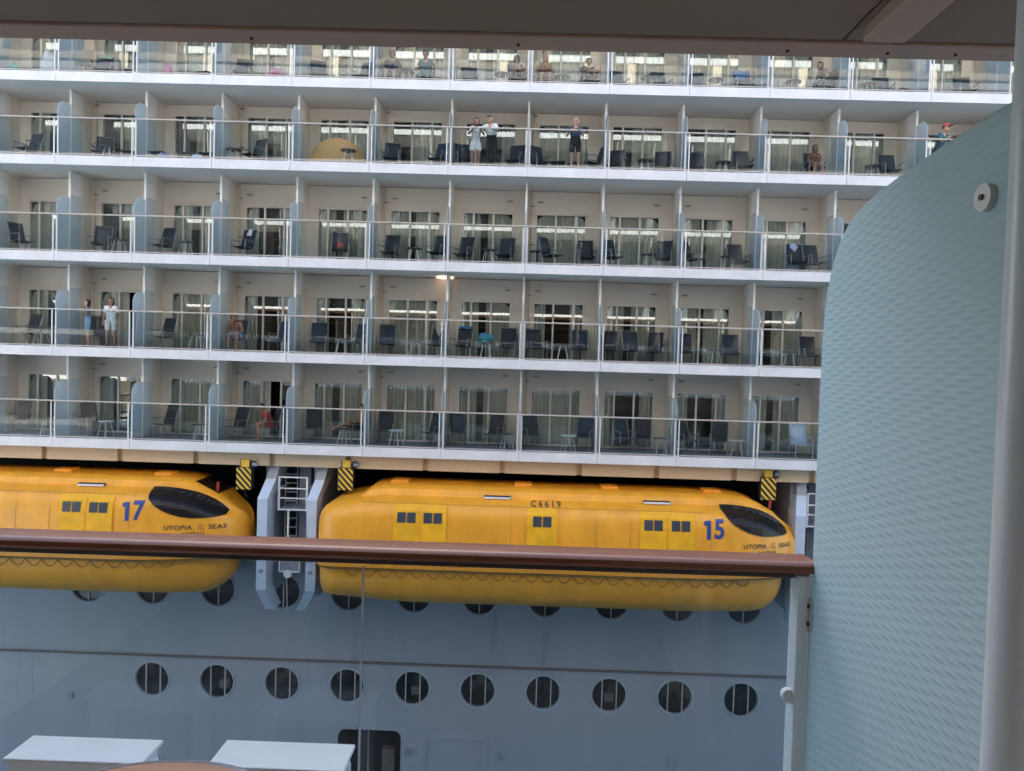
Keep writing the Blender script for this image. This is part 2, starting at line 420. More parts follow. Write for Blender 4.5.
# superstructure above the top row in view (two more balcony rows), one plain unseen mass, its height set for the shade it casts
m = MB()
m.box(XL-12, XRt+12, YW-.03, 46, 11.36, 20.0, 'wall_cream')
for z in (11.36, 14.3, 17.3): m.box(XL-12, XRt+12, YR-.01, YW-.03, z, z+.3, 'fascia_white')
sb(m, 'upper_superstructure')
m = MB(); m.box(XL-12, XL-.01, YR+.2, 46, -3.1, 11.35, 'wall_cream'); m.box(XRt+.01, XRt+12, YR+.2, 46, -3.1, 11.35, 'wall_cream')
sb(m, 'superstructure_end')
# band under the lowest balcony row, stepped beam by beam
m = MB()
for k in range(K0, K1):
    a, b = px(k)-.62, px(k+1)-.62
    m.box(a, a+.18, YR+.55, YR+.85, -3.57, -3.095, 'beam_bounce'); m.box(a+.18, b, YR+.42, YR+.85, -3.57, -3.095, 'beam_bounce')
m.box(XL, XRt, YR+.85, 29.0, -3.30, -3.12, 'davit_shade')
sb(m, 'underdeck_beam')
# recess behind the lifeboats
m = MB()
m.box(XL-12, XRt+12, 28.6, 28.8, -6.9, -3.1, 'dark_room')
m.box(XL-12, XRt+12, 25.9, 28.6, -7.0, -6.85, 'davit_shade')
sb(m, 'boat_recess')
# hull with round openings
HY = 25.9
PP = (8.05+12.89)/9
ports_low = [(-12.89+PP*i, -11.63) for i in range(0, 13)]
ports_up = [(-12.89-.02+PP*i, -8.31) for i in range(-1, 13)]
R_P = .60
def hull_row(m, cs, z0, z1, xa, xb):
    zc_ = cs[0][1]; hw = .85
    xs = [xa]
    for (cx, cz) in cs:
        m.add([(xs[-1], HY, z0), (cx-hw, HY, z0), (cx-hw, HY, z1), (xs[-1], HY, z1)], [(0, 1, 2, 3)], 'hull_blue'); xs.append(cx+hw)
        n = 40; inner = [(cx+R_P*math.cos(2*PI*i/n+PI/4), HY, cz+R_P*math.sin(2*PI*i/n+PI/4)) for i in range(n)]
        back = [(p[0], HY+.16, p[2]) for p in inner]; outer = []
        for i in range(n):
            t = 2*PI*i/n+PI/4; c, s_ = math.cos(t), math.sin(t)
            q = int(i//(n/4)); f = (i % (n//4))/(n/4)
            cor = [(cx+hw, z1), (cx-hw, z1), (cx-hw, z0), (cx+hw, z0)]
            a, b = cor[q], cor[(q+1) % 4]; outer.append((a[0]+(b[0]-a[0])*f, HY, a[1]+(b[1]-a[1])*f))
        fs = [(i, (i+1) % n, n+(i+1) % n, n+i) for i in range(n)]
        m.add(outer+inner, fs, 'hull_blue'); m.add(inner+back, fs, 'porthole_rim')
    m.add([(xs[-1], HY, z0), (xb, HY, z0), (xb, HY, z1), (xs[-1], HY, z1)], [(0, 1, 2, 3)], 'hull_blue')
m = MB(); XA, XB = XL-12, XRt+12
hull_row(m, ports_up, -9.1, -7.5, XA, XB); hull_row(m, ports_low, -12.45, -10.85, XA, XB)
def hq(x0, x1, z0, z1): m.add([(x0, HY, z0), (x1, HY, z0), (x1, HY, z1), (x0, HY, z1)], [(0, 1, 2, 3)], 'hull_blue')
hq(XA, XB, -7.5, -6.85); hq(XA, XB, -10.85, -9.1)
D0, D1, DT = -6.19, -3.94, -13.19       # open shell door
hq(XA, D0, -17.2, -12.45); hq(D1, XB, -17.2, -12.45); hq(D0, D1, DT, -12.45); hq(D0, D1, -17.2, -15.6)
m.box(XA, XB, 40, 40.2, -17.2, -6.9, 'hull_blue')
bm_h = sb(m, 'hull')
m = MB()     # corner fillets + door recess
Rr = .25
for sx, cx in ((1, D0), (-1, D1)):
    pts = [(cx, DT)]+[(cx+sx*(Rr-Rr*math.cos(PI/2*i/6)), DT-Rr+Rr*math.sin(PI/2*i/6)) for i in range(7)]
    m.prism(pts, 'y', HY-.003, HY+.3, 'hull_blue')
m.box(D0-.02, D0, HY+.003, HY+1.6, -15.6, DT, 'dark_room'); m.box(D1, D1+.02, HY+.003, HY+1.6, -15.6, DT, 'dark_room')
m.box(D0, D1, HY+1.6, HY+1.62, -15.6, DT, 'dark_room'); m.box(D0, D1, HY+.003, HY+1.6, DT, DT+.02, 'dark_room')
m.box(D0, D1, HY+.003, HY+1.6, -15.62, -15.6, 'deck_floor')
m.tube([(D0+.9, HY+1.0, -15.6), (D0+.9, HY+1.0, DT)], .03, 'bar_grey', 6)
m.box(D0+1.45, D0+1.9, HY+.8, HY+1.1, -15.6, -14.3, 'strip_brown')
sb(m, 'open_shell_door')
m = MB()     # closed shell door: raised frame and panel
a, b, z1, z0 = -3.34, -.78, -13.04, -15.9
m.bbox(a, b, HY-.02, HY-.003, z0, z1, 'hull_blue', .006)
for q in ((a+.32, b-.32, z1-.40, z1-.37), (a+.32, a+.35, z0, z1-.40), (b-.35, b-.32, z0, z1-.40)): m.box(q[0], q[1], HY-.045, HY-.02, q[2], q[3], 'hull_blue')
for x in (a-.35, b+.35): m.bbox(x-.07, x+.07, HY-.1, HY, z1-1.0, z1-.75, 'grey_fitting', .02)
sb(m, 'closed_shell_door')
m = MB()     # rubbing strip
m.bbox(XA, XB, HY-.06, HY, -10.80, -10.72, 'strip_brown', .015); m.bbox(XA, XB, HY-.035, HY, -10.70, -10.66, 'hull_blue', .01)
sb(m, 'rubbing_strip')
m = MB()     # plate seams
for x in (1.62, -14.6, 5.1, -9.9): m.box(x, x+.02, HY-.004, HY, -13.5, -7.4, 'hull_blue')
m.bbox(-15.9, -15.7, HY-.06, HY, -12.45, -12.2, 'grey_fitting', .02)
m.box(-1, 1.62, HY-.004, HY, -13.35, -13.33, 'hull_blue')
sb(m, 'plate_seam')
def porthole(bars, seed, shade=None):
    m = MB(); n = 40
    m.tube([(R_P*1.04*math.cos(2*PI*i/n), HY-.01, R_P*1.04*math.sin(2*PI*i/n)) for i in range(n)], .035, 'porthole_rim', 6, closed=True)
    p = sb(m, 'porthole', smooth=True, origin=(0, HY, 0))
    m = MB(); m.disc((0, HY+.10, 0), R_P*.99, 'y', .008, 'port_glass'); sb(m, 'porthole_glass', p, origin=(0, HY, 0))
    m = MB()
    for x in bars:
        hh = math.sqrt(R_P**2-x*x); m.box(x-.02, x+.02, HY+.05, HY+.08, -hh, hh, 'bar_grey')  # upright grey bars set in front of the glass
    sb(m, 'porthole_bar', p, origin=(0, HY, 0))
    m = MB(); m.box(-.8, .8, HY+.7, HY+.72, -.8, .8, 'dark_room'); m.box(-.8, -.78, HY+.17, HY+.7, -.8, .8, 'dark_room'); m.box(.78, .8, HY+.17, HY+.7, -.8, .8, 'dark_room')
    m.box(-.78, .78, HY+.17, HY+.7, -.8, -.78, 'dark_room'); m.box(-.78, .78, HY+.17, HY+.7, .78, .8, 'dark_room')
    rr = random.Random(seed)
    for i in range(3):
        x = rr.uniform(-.5, .2); z = rr.uniform(-.55, .1); m.bbox(x, x+rr.uniform(.2, .5), HY+.45, HY+.6, z, z+rr.uniform(.15, .5), rr.choice(['strip_brown', 'curtain_dark', 'wall_cream', 'mesh_charcoal']), .03)
    sb(m, 'cabin_nook', p, origin=(0, HY, 0))
    note_kids(p); return p
variants = [porthole((-.24, .27), s) for s in (1, 2, 3)]; used = [False]*3
for i, (x, z) in enumerate(ports_low):
    v = i % 3
    if not used[v]: variants[v].location = Vector((x, HY, z))-SO; used[v] = True
    else: proto_copy(variants[v], (x, HY, z))
v1 = porthole((0.0,), 9); u = False
for i, (x, z) in enumerate(ports_up):
    if not u: v1.location = Vector((x, HY, z))-SO; u = True
    else: proto_copy(v1, (x, HY, z))
# davit bays: two arms, ladder platform, column
def davit(xc):
    for sx, xa in ((-1, -.80), (1, .80)):
        m = MB()
        # outer face profile in the y-z plane, extruded in x; upper part rakes inboard and outward in x
        def seg(x0, x1, y0, y1, z0, x2, x3, y2, y3, z2, mt):
            vs = [(x0, y0, z0), (x1, y0, z0), (x1, y1, z0), (x0, y1, z0), (x2, y2, z2), (x3, y2, z2), (x3, y3, z2), (x2, y3, z2)]
            m.add(vs, [(0, 1, 2, 3)[::-1], (4, 5, 6, 7), (0, 1, 5, 4), (1, 2, 6, 5), (2, 3, 7, 6), (3, 0, 4, 7)], mt)
        def q(x): return xc+xa+x
        seg(q(-.16), q(.16), 23.62, 24.3, -7.55, q(-.16), q(.16), 23.62, 24.3, -4.60, 'davit_blue')
        seg(q(-.16), q(.16), 23.62, 24.3, -4.60, q(-.16)+.14, q(.16)+.14, 24.0, 24.9, -4.0, 'davit_blue')
        seg(q(-.02), q(.30), 24.0, 24.9, -4.0, q(.12), q(.44), 24.4, 25.6, -3.1, 'davit_shade')
        tx = .16 if sx < 0 else -.42
        seg(q(-.16)+tx, q(.14)+tx, 24.1, 24.8, -8.35, q(-.16), q(.16), 23.62, 24.3, -7.55, 'davit_blue')
        seg(q(-.12), q(.12), 24.3, 25.88, -7.9, q(-.12), q(.12), 24.3, 28.5, -3.6, 'davit_shade')
        m.disc((q(.0), 23.61, -6.95), .07, 'y', .04, 'grey_fitting')
        sb(m, 'davit_arm', origin=(q(0), 24, -6))
    m = MB()    # platform with rails
    xa, xb = xc-.42, xc+.50; y0 = 24.1
    for z in (-5.02, -4.64, -4.32, -3.95): m.bbox(xa, xb, y0-.02, y0+.02, z-.022, z+.022, 'steel_white', .006)
    for x in (xa, xb):
        m.bbox(x-.03, x+.03, y0-.03, y0+.03, -5.05, -3.93, 'steel_white', .006)
        m.bbox(x-.02, x+.02, y0+.03, y0+1.5, -4.34, -4.30, 'steel_white', .004)
    m.box(xa, xb, y0, y0+1.5, -5.06, -5.0, 'davit_shade')
    sb(m, 'ladder_platform')
    m = MB()
    m.box(xc-.02, xc+.36, 25.0, 25.5, -6.84, -3.1, 'davit_shade'); m.tube([(xc-.10, 24.1, -5.05), (xc-.10, 24.1, -7.2)], .035, 'steel_white', 6)
    for i in range(9): m.box(xc-.46, xc-.08, 24.9, 24.96, -6.4+.3*i, -6.36+.3*i, 'bar_grey')
    m.box(xc-.48, xc-.45, 24.9, 24.96, -6.8, -3.6, 'bar_grey'); m.box(xc-.08, xc-.05, 24.9, 24.96, -6.8, -3.6, 'bar_grey')
    sb(m, 'davit_column')
    m = MB()    # small lower basket seen under the handrail
    for z in (-7.05, -6.6): m.bbox(xc-.36, xc+.34, 24.0, 24.05, z-.03, z+.03, 'steel_white', .006)
    for x in (-.36, .30): m.bbox(xc+x, xc+x+.05, 24.0, 24.05, -7.05, -6.6, 'steel_white', .006)
    m.box(xc-.30, xc+.28, 24.05, 24.09, -7.0, -6.65, 'grey_fitting'); m.disc((xc-.05, 24.0, -7.12), .13, 'y', .1, 'steel_white')
    m.tube([(xc-.10, 24.05, -7.2), (xc-.10, 24.2, -8.6)], .02, 'bar_grey', 6)
    sb(m, 'davit_basket')
for xc in (-7.46, 9.82): davit(xc)
# striped hook blocks
def stripes(x, z):
    b = MB(); w_, h_ = .24, .36
    b.box(x-w_, x+w_, 23.75, 24.0, z-h_, z+h_, 'black_rubber')
    y = 23.745
    for s_ in range(-4, 5):
        c = z+s_*.21; N = 10
        for i in range(N):
            xa, xb = -w_+2*w_*i/N, -w_+2*w_*(i+1)/N
            P = [(xx, min(z+h_-.01, max(z-h_+.01, c-1.1*xx+dz))) for xx, dz in ((xa, 0), (xb, 0), (xb, .10), (xa, .10))]
            if P[3][1]-P[0][1]+P[2][1]-P[1][1] > .01: b.prism([(x+p[0], p[1]) for p in P], 'y', y-.004, y+.004, 'hook_yellow')
    for dx in (-.16, -.05, .05, .14): b.tube([(x+dx, 23.9, z+h_), (x+dx*1.3, 23.95, -3.2)], .012, 'black_rubber', 6)
    b.disc((x+.26, 23.9, z+.45), .12, 'y', .08, 'black_rubber', 20); b.bbox(x+.22, x+.42, 23.84, 23.96, z+.40, z+.52, 'grey_fitting', .02)
    b.tube([(x-.05, 23.9, z-h_), (x-.02, 24.1, z-h_-.3)], .04, 'black_rubber', 8)
    b.bbox(x-.12, x+.14, 23.8, 23.98, z+h_, z+h_+.25, 'hook_yellow', .02)
    return b
mat('hook_yellow', (.75, .46, .05), .5)
for (x, z) in ((-8.93, -3.98), (-5.62, -3.90), (8.0, -3.78), (-19.5, -3.95)): sb(stripes(x, z), 'hoist_block')

# ================================================================== LIFEBOATS
BL = 7.73
def sm(t): t = max(0, min(1, t)); return t*t*(3-2*t)
def w_of(x):      # half beam
    if x < -6.0: t = (x+BL)/.95; return 1.9*(1-(1-min(1, t))**3)**(1/2.4)
    if x > 3.6: t = (BL-x)/(BL-3.6); return 1.9*(1-(1-t)**2.3)**(1/2.3)
    return 1.9
def tab(x, T):
    if x <= T[0][0]: return T[0][1]
    for (a, p), (b, q) in zip(T, T[1:]):
        if x <= b: return p+(q-p)*(x-a)/(b-a)
    return T[-1][1]
def top_of(x):    # shoulder height above gunwale
    if x < -5.2: t = (x+BL)/2.53; return .9+.95*(1-(1-t)**2.4)**(1/2.4)
    return tab(x, [(4.3, 1.85), (5.0, 1.82), (5.6, 1.74), (6.2, 1.58), (6.7, 1.36), (7.1, 1.18), (7.4, 1.03), (7.6, .85), (7.73, .55)])
def ridge_of(x):
    lo = top_of(x)+.14*min(1, w_of(x)/1.9)
    if x > 4.6: return max(lo, tab(x, [(4.6, 2.27), (5.5, 2.25), (5.95, 2.20), (6.05, 2.17), (6.8, 1.74), (7.1, 1.44), (7.4, 1.22), (7.6, 1.02), (7.73, .65)]))
    if x > -6.4: return lo+.28*sm((x+6.4)/.55)
    return lo
def canopy_section(x):
    w_, s_, r_ = w_of(x), top_of(x), ridge_of(x)
    st_ = max(0.0, r_-s_-.14*min(1, w_/1.9))
    P = [(w_, .0), (w_*.998, s_*.25), (w_*.99, s_*.5), (w_*.975, s_*.72), (w_*.95, s_*.86), (w_*.90, s_*.945), (w_*.82, s_*.99), (w_*.70, s_+.06),
         (w_*.60, s_+.09+st_*.10), (w_*.56, s_+.10+st_*.75), (w_*.48, s_+.12+st_*.92), (w_*.25, r_-.01), (0, r_)]
    return P
stations = [-BL+.001, -7.70, -7.62, -7.5, -7.3, -7.05, -6.7, -6.3, -6.0, -5.6, -5.2, -4.6, -3.8]+[-3+.6*i for i in range(11)]+[3.4, 3.8, 4.2, 4.6, 5, 5.4, 5.8, 6.2, 6.5, 6.8, 7.05, 7.3, 7.48, 7.6, 7.69, BL-.001]
def loft(secfun, mats, m, mirror=True):
    secs = []
    for x in stations:
        P = secfun(x); full = [(-a, z) for a, z in P]+[(a, z) for a, z in reversed(P[:-1])]
        secs.append([(x, a, z) for a, z in full])
    n = len(secs[0]); vs = [p for s_ in secs for p in s_]; fs = []
    for i in range(len(secs)-1):
        for j in range(n-1): fs.append((i*n+j, (i+1)*n+j, (i+1)*n+j+1, i*n+j+1))
    fs.append(tuple(range(n))); fs.append(tuple((len(secs)-1)*n+j for j in range(n))[::-1])
    m.add(vs, fs, mats)
def keel_of(x):
    if x < -4: return -1.36-(.17*sm((x+BL)/3.4))
    if x > 6.6: t = (BL-x)/(BL-6.6); return -.35-1.18*(1-(1-t)**2)**.5
    return -1.53
def hull_section(x):
    w_, kz = w_of(x), keel_of(x)
    wl = w_*(1 if x > -6 else .98)
    return [(wl*.985, 0), (wl*.97, kz*.3), (wl*.90, kz*.62), (wl*.72, kz*.86), (wl*.42, kz*.975), (0, kz)]
def text_mesh(body, size, bold=0.0, spacing=1.0):
    cu_ = bpy.data.curves.new('t', 'FONT'); cu_.body = body; cu_.size = size; cu_.offset = bold; cu_.space_character = spacing
    cu_.align_x = 'CENTER'; cu_.align_y = 'CENTER'; cu_.fill_mode = 'FRONT'; cu_.resolution_u = 4
    o = bpy.data.objects.new('t', cu_); COL.objects.link(o)
    dg = bpy.context.evaluated_depsgraph_get(); me = bpy.data.meshes.new_from_object(o.evaluated_get(dg))
    bpy.data.objects.remove(o); return me
def grid_fill(poly, step=.12):
    """polygon (x,z) as a bmesh cut by a grid so that it can follow a curved surface"""
    bm = bmesh.new(); bm.faces.new([bm.verts.new((p[0], 0, p[1])) for p in poly])
    cut(bm, step); return bm
def cut(bm, step):
    xs = [v.co.x for v in bm.verts]; zs = [v.co.z for v in bm.verts]
    for a, lo, hi in ((0, min(xs), max(xs)), (2, min(zs), max(zs))):
        c = lo+step
        while c < hi:
            pn = [0, 0, 0]; pn[a] = 1; pc = [0, 0, 0]; pc[a] = c
            bmesh.ops.bisect_plane(bm, geom=bm.verts[:]+bm.edges[:]+bm.faces[:], plane_co=pc, plane_no=pn); c += step
def wrap(bm, bvh, off, name, material, parent, thick=0):
    """lay a flat x-z mesh onto the boat's outer side (the -y side)"""
    for v in bm.verts:
        h = bvh.ray_cast(Vector((v.co.x, -5, v.co.z)), Vector((0, 1, 0)))
        v.co.y = (h[0].y if h[0] is not None else -1.0)-off
    if thick:
        g = bmesh.ops.extrude_face_region(bm, geom=bm.faces[:])
        for e in g['geom']:
            if isinstance(e, bmesh.types.BMVert): e.co.y -= thick
    bmesh.ops.recalc_face_normals(bm, faces=bm.faces[:])
    me = bpy.data.meshes.new(name); bm.to_mesh(me); bm.free(); me.materials.append(MATS[material])
    o = bpy.data.objects.new(name, me); COL.objects.link(o); o.parent = parent; return o
LX = lambda px_: (-.55+(px_-500)/33.0)-1.33
LZ = lambda px_, y: -4.55-((y-.026*(px_-500))-512)/33.0+6.22
def rect(x0, x1, z0, z1, r=0.0):
    if not r: return [(x0, z0), (x1, z0), (x1, z1), (x0, z1)]
    P = []
    for cx, cz, a0 in ((x1-r, z0+r, -PI/2), (x1-r, z1-r, 0), (x0+r, z1-r, PI/2), (x0+r, z0+r, PI)):
        for i in range(4): t = a0+PI/2*i/3; P.append((cx+r*math.cos(t), cz+r*math.sin(t)))
    return P
def smooth_poly(P, it=2):
    for _ in range(it):
        Q = []
        for i in range(len(P)):
            a, b = P[i], P[(i+1) % len(P)]
            Q += [(a[0]*.75+b[0]*.25, a[1]*.75+b[1]*.25), (a[0]*.25+b[0]*.75, a[1]*.25+b[1]*.75)]
        P = Q
    return P
def lifeboat(num, loc, label):
    b = empty('lifeboat', loc); tag(b, label, 'lifeboat', 'orange lifeboats hanging under the balconies')
    m = MB(); loft(canopy_section, 'boat_orange', m); can = m.build('canopy', b, smooth=True); bmt = bmesh.new(); bmt.from_mesh(can.data); bmesh.ops.triangulate(bmt, faces=bmt.faces[:]); bmt.to_mesh(can.data); bmt.free()
    for p in can.data.polygons: pass
    m = MB(); loft(hull_section, 'boat_orange', m); hl = m.build('hull', b, loc=(0, 0, -.02), smooth=True)
    for v in hl.data.vertices: v.co.x = (v.co.x+BL)*.97-BL+.05
    bm = bmesh.new(); bm.from_mesh(can.data); bvh = BVHTree.FromBMesh(bm); bm.free()
    bm = bmesh.new(); bm.from_mesh(hl.data); bvh2 = BVHTree.FromBMesh(bm); bm.free()
    # gunwale fender: strip following the plan
    m = MB(); ring = []
    xs = [s_ for s_ in stations if w_of(s_) > .35]
    for sgn in (-1, 1):
        seq = xs if sgn < 0 else xs[::-1]
        for x in seq: ring.append((x, sgn*w_of(x)))
    n = len(ring); vs = []
    for (dz, k) in ((-.16, 0.0), (-.14, .07), (.10, .07), (.12, 0.0)):
        for (x, y) in ring: s_ = 1+k/1.9; vs.append((x*(1+k/7.4), y*s_, dz))
    fs = []
    for L in range(3):
        for i in range(n): fs.append((L*n+i, L*n+(i+1) % n, (L+1)*n+(i+1) % n, (L+1)*n+i))
    m.add(vs, fs, 'boat_roof'); m.build('gunwale', b, smooth=True)
    m = MB(); vs = []
    for (dz, k) in ((-.23, .0), (-.22, .035), (-.17, .035), (-.165, 0.0)):
        for (x, y) in ring: s_ = 1+k/1.9; vs.append((x*(1+k/7.4), y*s_, dz))
    m.add(vs, fs, 'rope'); m.build('rubbing_strake', b, smooth=True)
    # grab rope loops
    m = MB()
    x = -6.6
    while x < 5.6:
        pts = []
        for i in range(9):
            t = i/8; xx = x+.46*t; zz = -.24-.20*math.sin(PI*t); h = bvh2.ray_cast(Vector((xx, -5, zz)), Vector((0, 1, 0)))
            pts.append((xx, (h[0].y if h[0] is not None else -1.9)-.03, zz))
        m.tube(pts, .013, 'rope', 5); x += .5
    m.build('grab_rope', b)
    # canvas doors
    for (a, c, nw) in ((393, 446, 2), (527, 558, 1), (641, 696, 2)):
        x0, x1 = LX(a), LX(c)
        d = wrap(grid_fill(rect(x0, x1, .13, 1.80, .05), .3), bvh, .012, 'side_door', 'canvas_yellow', b, .03)
        x_in = (x1-x0)/nw
        for i in range(nw):
            cx = x0+x_in*(i+.5)+(-.02 if nw == 2 else .0)
            if i: wrap(grid_fill(rect(x0+x_in*i-.02, x0+x_in*i+.02, .15, 1.76), .3), bvh, .045, 'door_seam', 'boat_roof', d, .012)
            for s_ in (-1, 1):
                wrap(grid_fill(rect(cx+s_*.15-.13, cx+s_*.15+.13, 1.27, 1.58, .02), .3), bvh, .05, 'window', 'hatch_window', d, .006)
    # big bow side window
    P = smooth_poly([(LX(x+583), LZ(x+583, y+18)) for x, y in ((140, 489), (151, 489), (171, 491.5), (191, 497), (207, 506), (220, 519), (205, 520.5), (184, 519.5), (164, 513), (149, 503))], 1)
    wrap(grid_fill(P, .07), bvh, .03, 'bow_window', 'boat_window', b, .01)
    # writing
    def wr(txt, size, cx, cz, mt, nm, bold=0., sp=1., shx=1., step=.1):
        me = text_mesh(txt, size, bold, sp); bm = bmesh.new(); bm.from_mesh(me)
        for v in bm.verts: v.co = Vector((cx+v.co.x*shx, 0, cz+v.co.y))
        cut(bm, step); wrap(bm, bvh, .015, nm, mt, b)
    c_ = LX(704.5)+.13; z_ = LZ(714.5, 529); h_ = .285
    one = [(c_-.02, z_-h_), (c_+.10, z_-h_), (c_+.10, z_+h_), (c_-.02, z_+h_), (c_-.11, z_+h_-.03), (c_-.11, z_+h_-.14), (c_-.02, z_+h_-.15)]
    wrap(grid_fill(one, .1), bvh, .015, 'boat_number', 'text_blue', b)
    wr(num[1], .80, LX(721), z_, 'text_blue', 'boat_number', .024, 1.0, .84)
    wr('UTOPIA', .19, LX(759), LZ(759, 547), 'text_brown', 'ship_name', .004, 1.05, 1.12)
    wr('OF\nTHE', .10, LX(779.5), LZ(779.5, 547.5), 'text_brown', 'ship_name', .0, 1.1, 1.0, .05)
    wr('SEAS', .19, LX(794), LZ(794, 548.5), 'text_brown', 'ship_name', .004, 1.05, 1.12)
    wr('NASSAU', .15, LX(773), LZ(773, 554), 'text_brown', 'home_port', .003, 1.1)
    wr('C6619', .17, LX(546), 1.88, 'text_brown', 'registration', .006, 1.5, 1.5, .05)
    # moulding seams
    for xs_ in (-4.9, -1.55, 1.05, 2.1, 4.55):
        wrap(grid_fill(rect(xs_-.008, xs_+.008, .14, 1.83), .15), bvh, .006, 'moulding_seam', 'boat_seam', b)
    wrap(grid_fill(rect(-6.2, 4.3, 1.80, 1.815), .3), bvh, .008, 'moulding_seam', 'boat_seam', b)
    for xs_ in (-5.5, -2.6, .1, 2.8):
        wrap(grid_fill(rect(xs_-.05, xs_+.05, .30, .40, .02), .3), bvh, .02, 'lashing_eye', 'black_rubber', b, .03)
    # roof hatches and lifting posts
    for x in (-5.2, -1.2, 1.6, 4.9):
        m = MB(); m.bbox(x-.28, x+.28, -.45, .1, ridge_of(x)-.06, ridge_of(x)+.07, 'boat_roof', .03); m.build('roof_hatch', b)
    for x in (-2.0, 3.0):
        m = MB(); m.bbox(x-.42, x+.42, -1.22, -.98, top_of(x)+.13, top_of(x)+.20, 'black_rubber', .01); m.bbox(x-.42, x+.42, -1.27, -1.22, top_of(x)+.11, top_of(x)+.17, 'steel_white', .01); m.build('boarding_step', b)
    m = MB(); x = 5.35; m.bbox(x-.3, x+.3, -.95, -.7, top_of(x)+.08, top_of(x)+.17, 'boat_window', .02); m.bbox(x-.35, x+.3, -1.02, -.97, top_of(x)+.08, top_of(x)+.12, 'steel_white', .01); m.build('boarding_step', b)
    # helm windscreen: five dark panes around the upper bow, facing forward
    bmr = bmesh.new()
    for i in range(5):
        y0, y1 = -.72+.288*i+.02, -.72+.288*i+.268
        bmr.faces.new([bmr.verts.new(p) for p in ((6.10, y0, 5), (6.82, y0*.9, 5), (6.82, y1*.9, 5), (6.10, y1, 5))])
    bmesh.ops.subdivide_edges(bmr, edges=bmr.edges[:], cuts=5, use_grid_fill=True)
    for v in bmr.verts:
        h = bvh.ray_cast(Vector((v.co.x, v.co.y, 6)), Vector((0, 0, -1)))
        if h[0] is not None: v.co.z = h[0].z+.03
    me = bpy.data.meshes.new('windscreen'); bmr.to_mesh(me); bmr.free(); me.materials.append(MATS['boat_window'])
    o = bpy.data.objects.new('windscreen', me); COL.objects.link(o); o.parent = b
    m = MB(); m.tube([(6.7, -.5, 1.5), (6.75, -.5, 2.1)], .05, 'red_paint', 8); m.tube([(6.9, -.3, 1.2), (6.9, .3, 1.2)], .06, 'grey_edge', 8); m.build('release_gear', b)
    return b
lifeboat('15', (1.33, 24.30, -6.22), 'orange lifeboat number 15 hanging complete in the middle under the balconies')
lifeboat('17', (1.33-17.85, 24.30, -6.22), 'orange lifeboat number 17 at the left, bow beside the davit platform')

# ================================================================== BALCONY FURNITURE
def world_x(px_, z, Y):
    k = (px_-512)/740.0; c1 = cr.y*Y+cr.z*z; f1 = fw.y*Y+fw.z*z
    return (k*f1-c1)/(cr.x-k*fw.x)
ROWN = ['top', 'second', 'third', 'fourth', 'lowest']
ORD = ['first', 'second', 'third', 'fourth', 'fifth', 'sixth', 'seventh', 'eighth', 'ninth', 'tenth', 'eleventh', 'twelfth', 'thirteenth', 'fourteenth']
FURN = []    # kind, row, x, y, rot, variant
def F(kind, r, pxs, Y=24.5, var=None):
    for p in pxs:
        rot = None
        if isinstance(p, tuple): p, rot = p
        X = world_x(p, ZF[r]+.5, Y); k = math.floor((X-X0)/BP); lx = X-px(k)
        lim = .42 if kind == 'chair' else .34
        lx = max(lim, min(BP-lim, lx)); FURN.append([kind, r, px(k)+lx, Y+random.uniform(-.06, .06), rot, var, k])
F('chair', 0, [100, 242, 318, 362, 469, 618, 663, 695, (744, 0), 892, 967]); F('chair', 0, [(391, 0), (425, 0), (545, 0), (590, .2), (520, .2), (828, -1.1)])
F('table', 0, [80, 407, 502, 562, 648, 716, 793, 868], 24.3); F('stool', 0, [206, 910])
F('chair', 1, [27, 98, (240, -.5), 391, 438, (461, .3), (514, -.3), (537, .5), (598, -1.3), 616, 664, 697, (743, 0), (815, 0), 891])
F('table', 1, [110, 229, 645, 723, 873], 24.3); F('table', 1, [348], 23.95); F('stool', 1, [130, 152, 185, 208, 558, 584], 24.4); 
F('chair', 2, [(22, 1.2), (100, .3), 160, 243, 340, 388, (440, -.4), 462, 503, (550, .9), 587, (612, .5), (662, -.3), (695, .9), 740, 797, 815])
F('table', 2, [120, 185, 414, 490, 536, 650, 733], 24.25)
F('chair', 3, [(27, -.3), (64, .3), 97, 162, (236, 0), 281, 316, (357, -.3), 386, 435, 461, 507, 537, 580, 608, 654, (633, .2), 685, 733, (811, 0)])
F('table', 3, [44, 197, 343, 415, 563, 715, 790, 486], 24.25)
F('chair', 4, [(20, .3), (92, .9), 163, 235, (267, .2), 312, (356, .9), 391, (432, -.5), 457, 494, 533, (584, -.3), 634, 653, (687, .4), (733, -.3)])
F('chair', 4, [(802, 0)], 24.3, 'white')
F('table', 4, [47, 105, 200, 345, 389, 508, 577, 664, 739], 24.1)
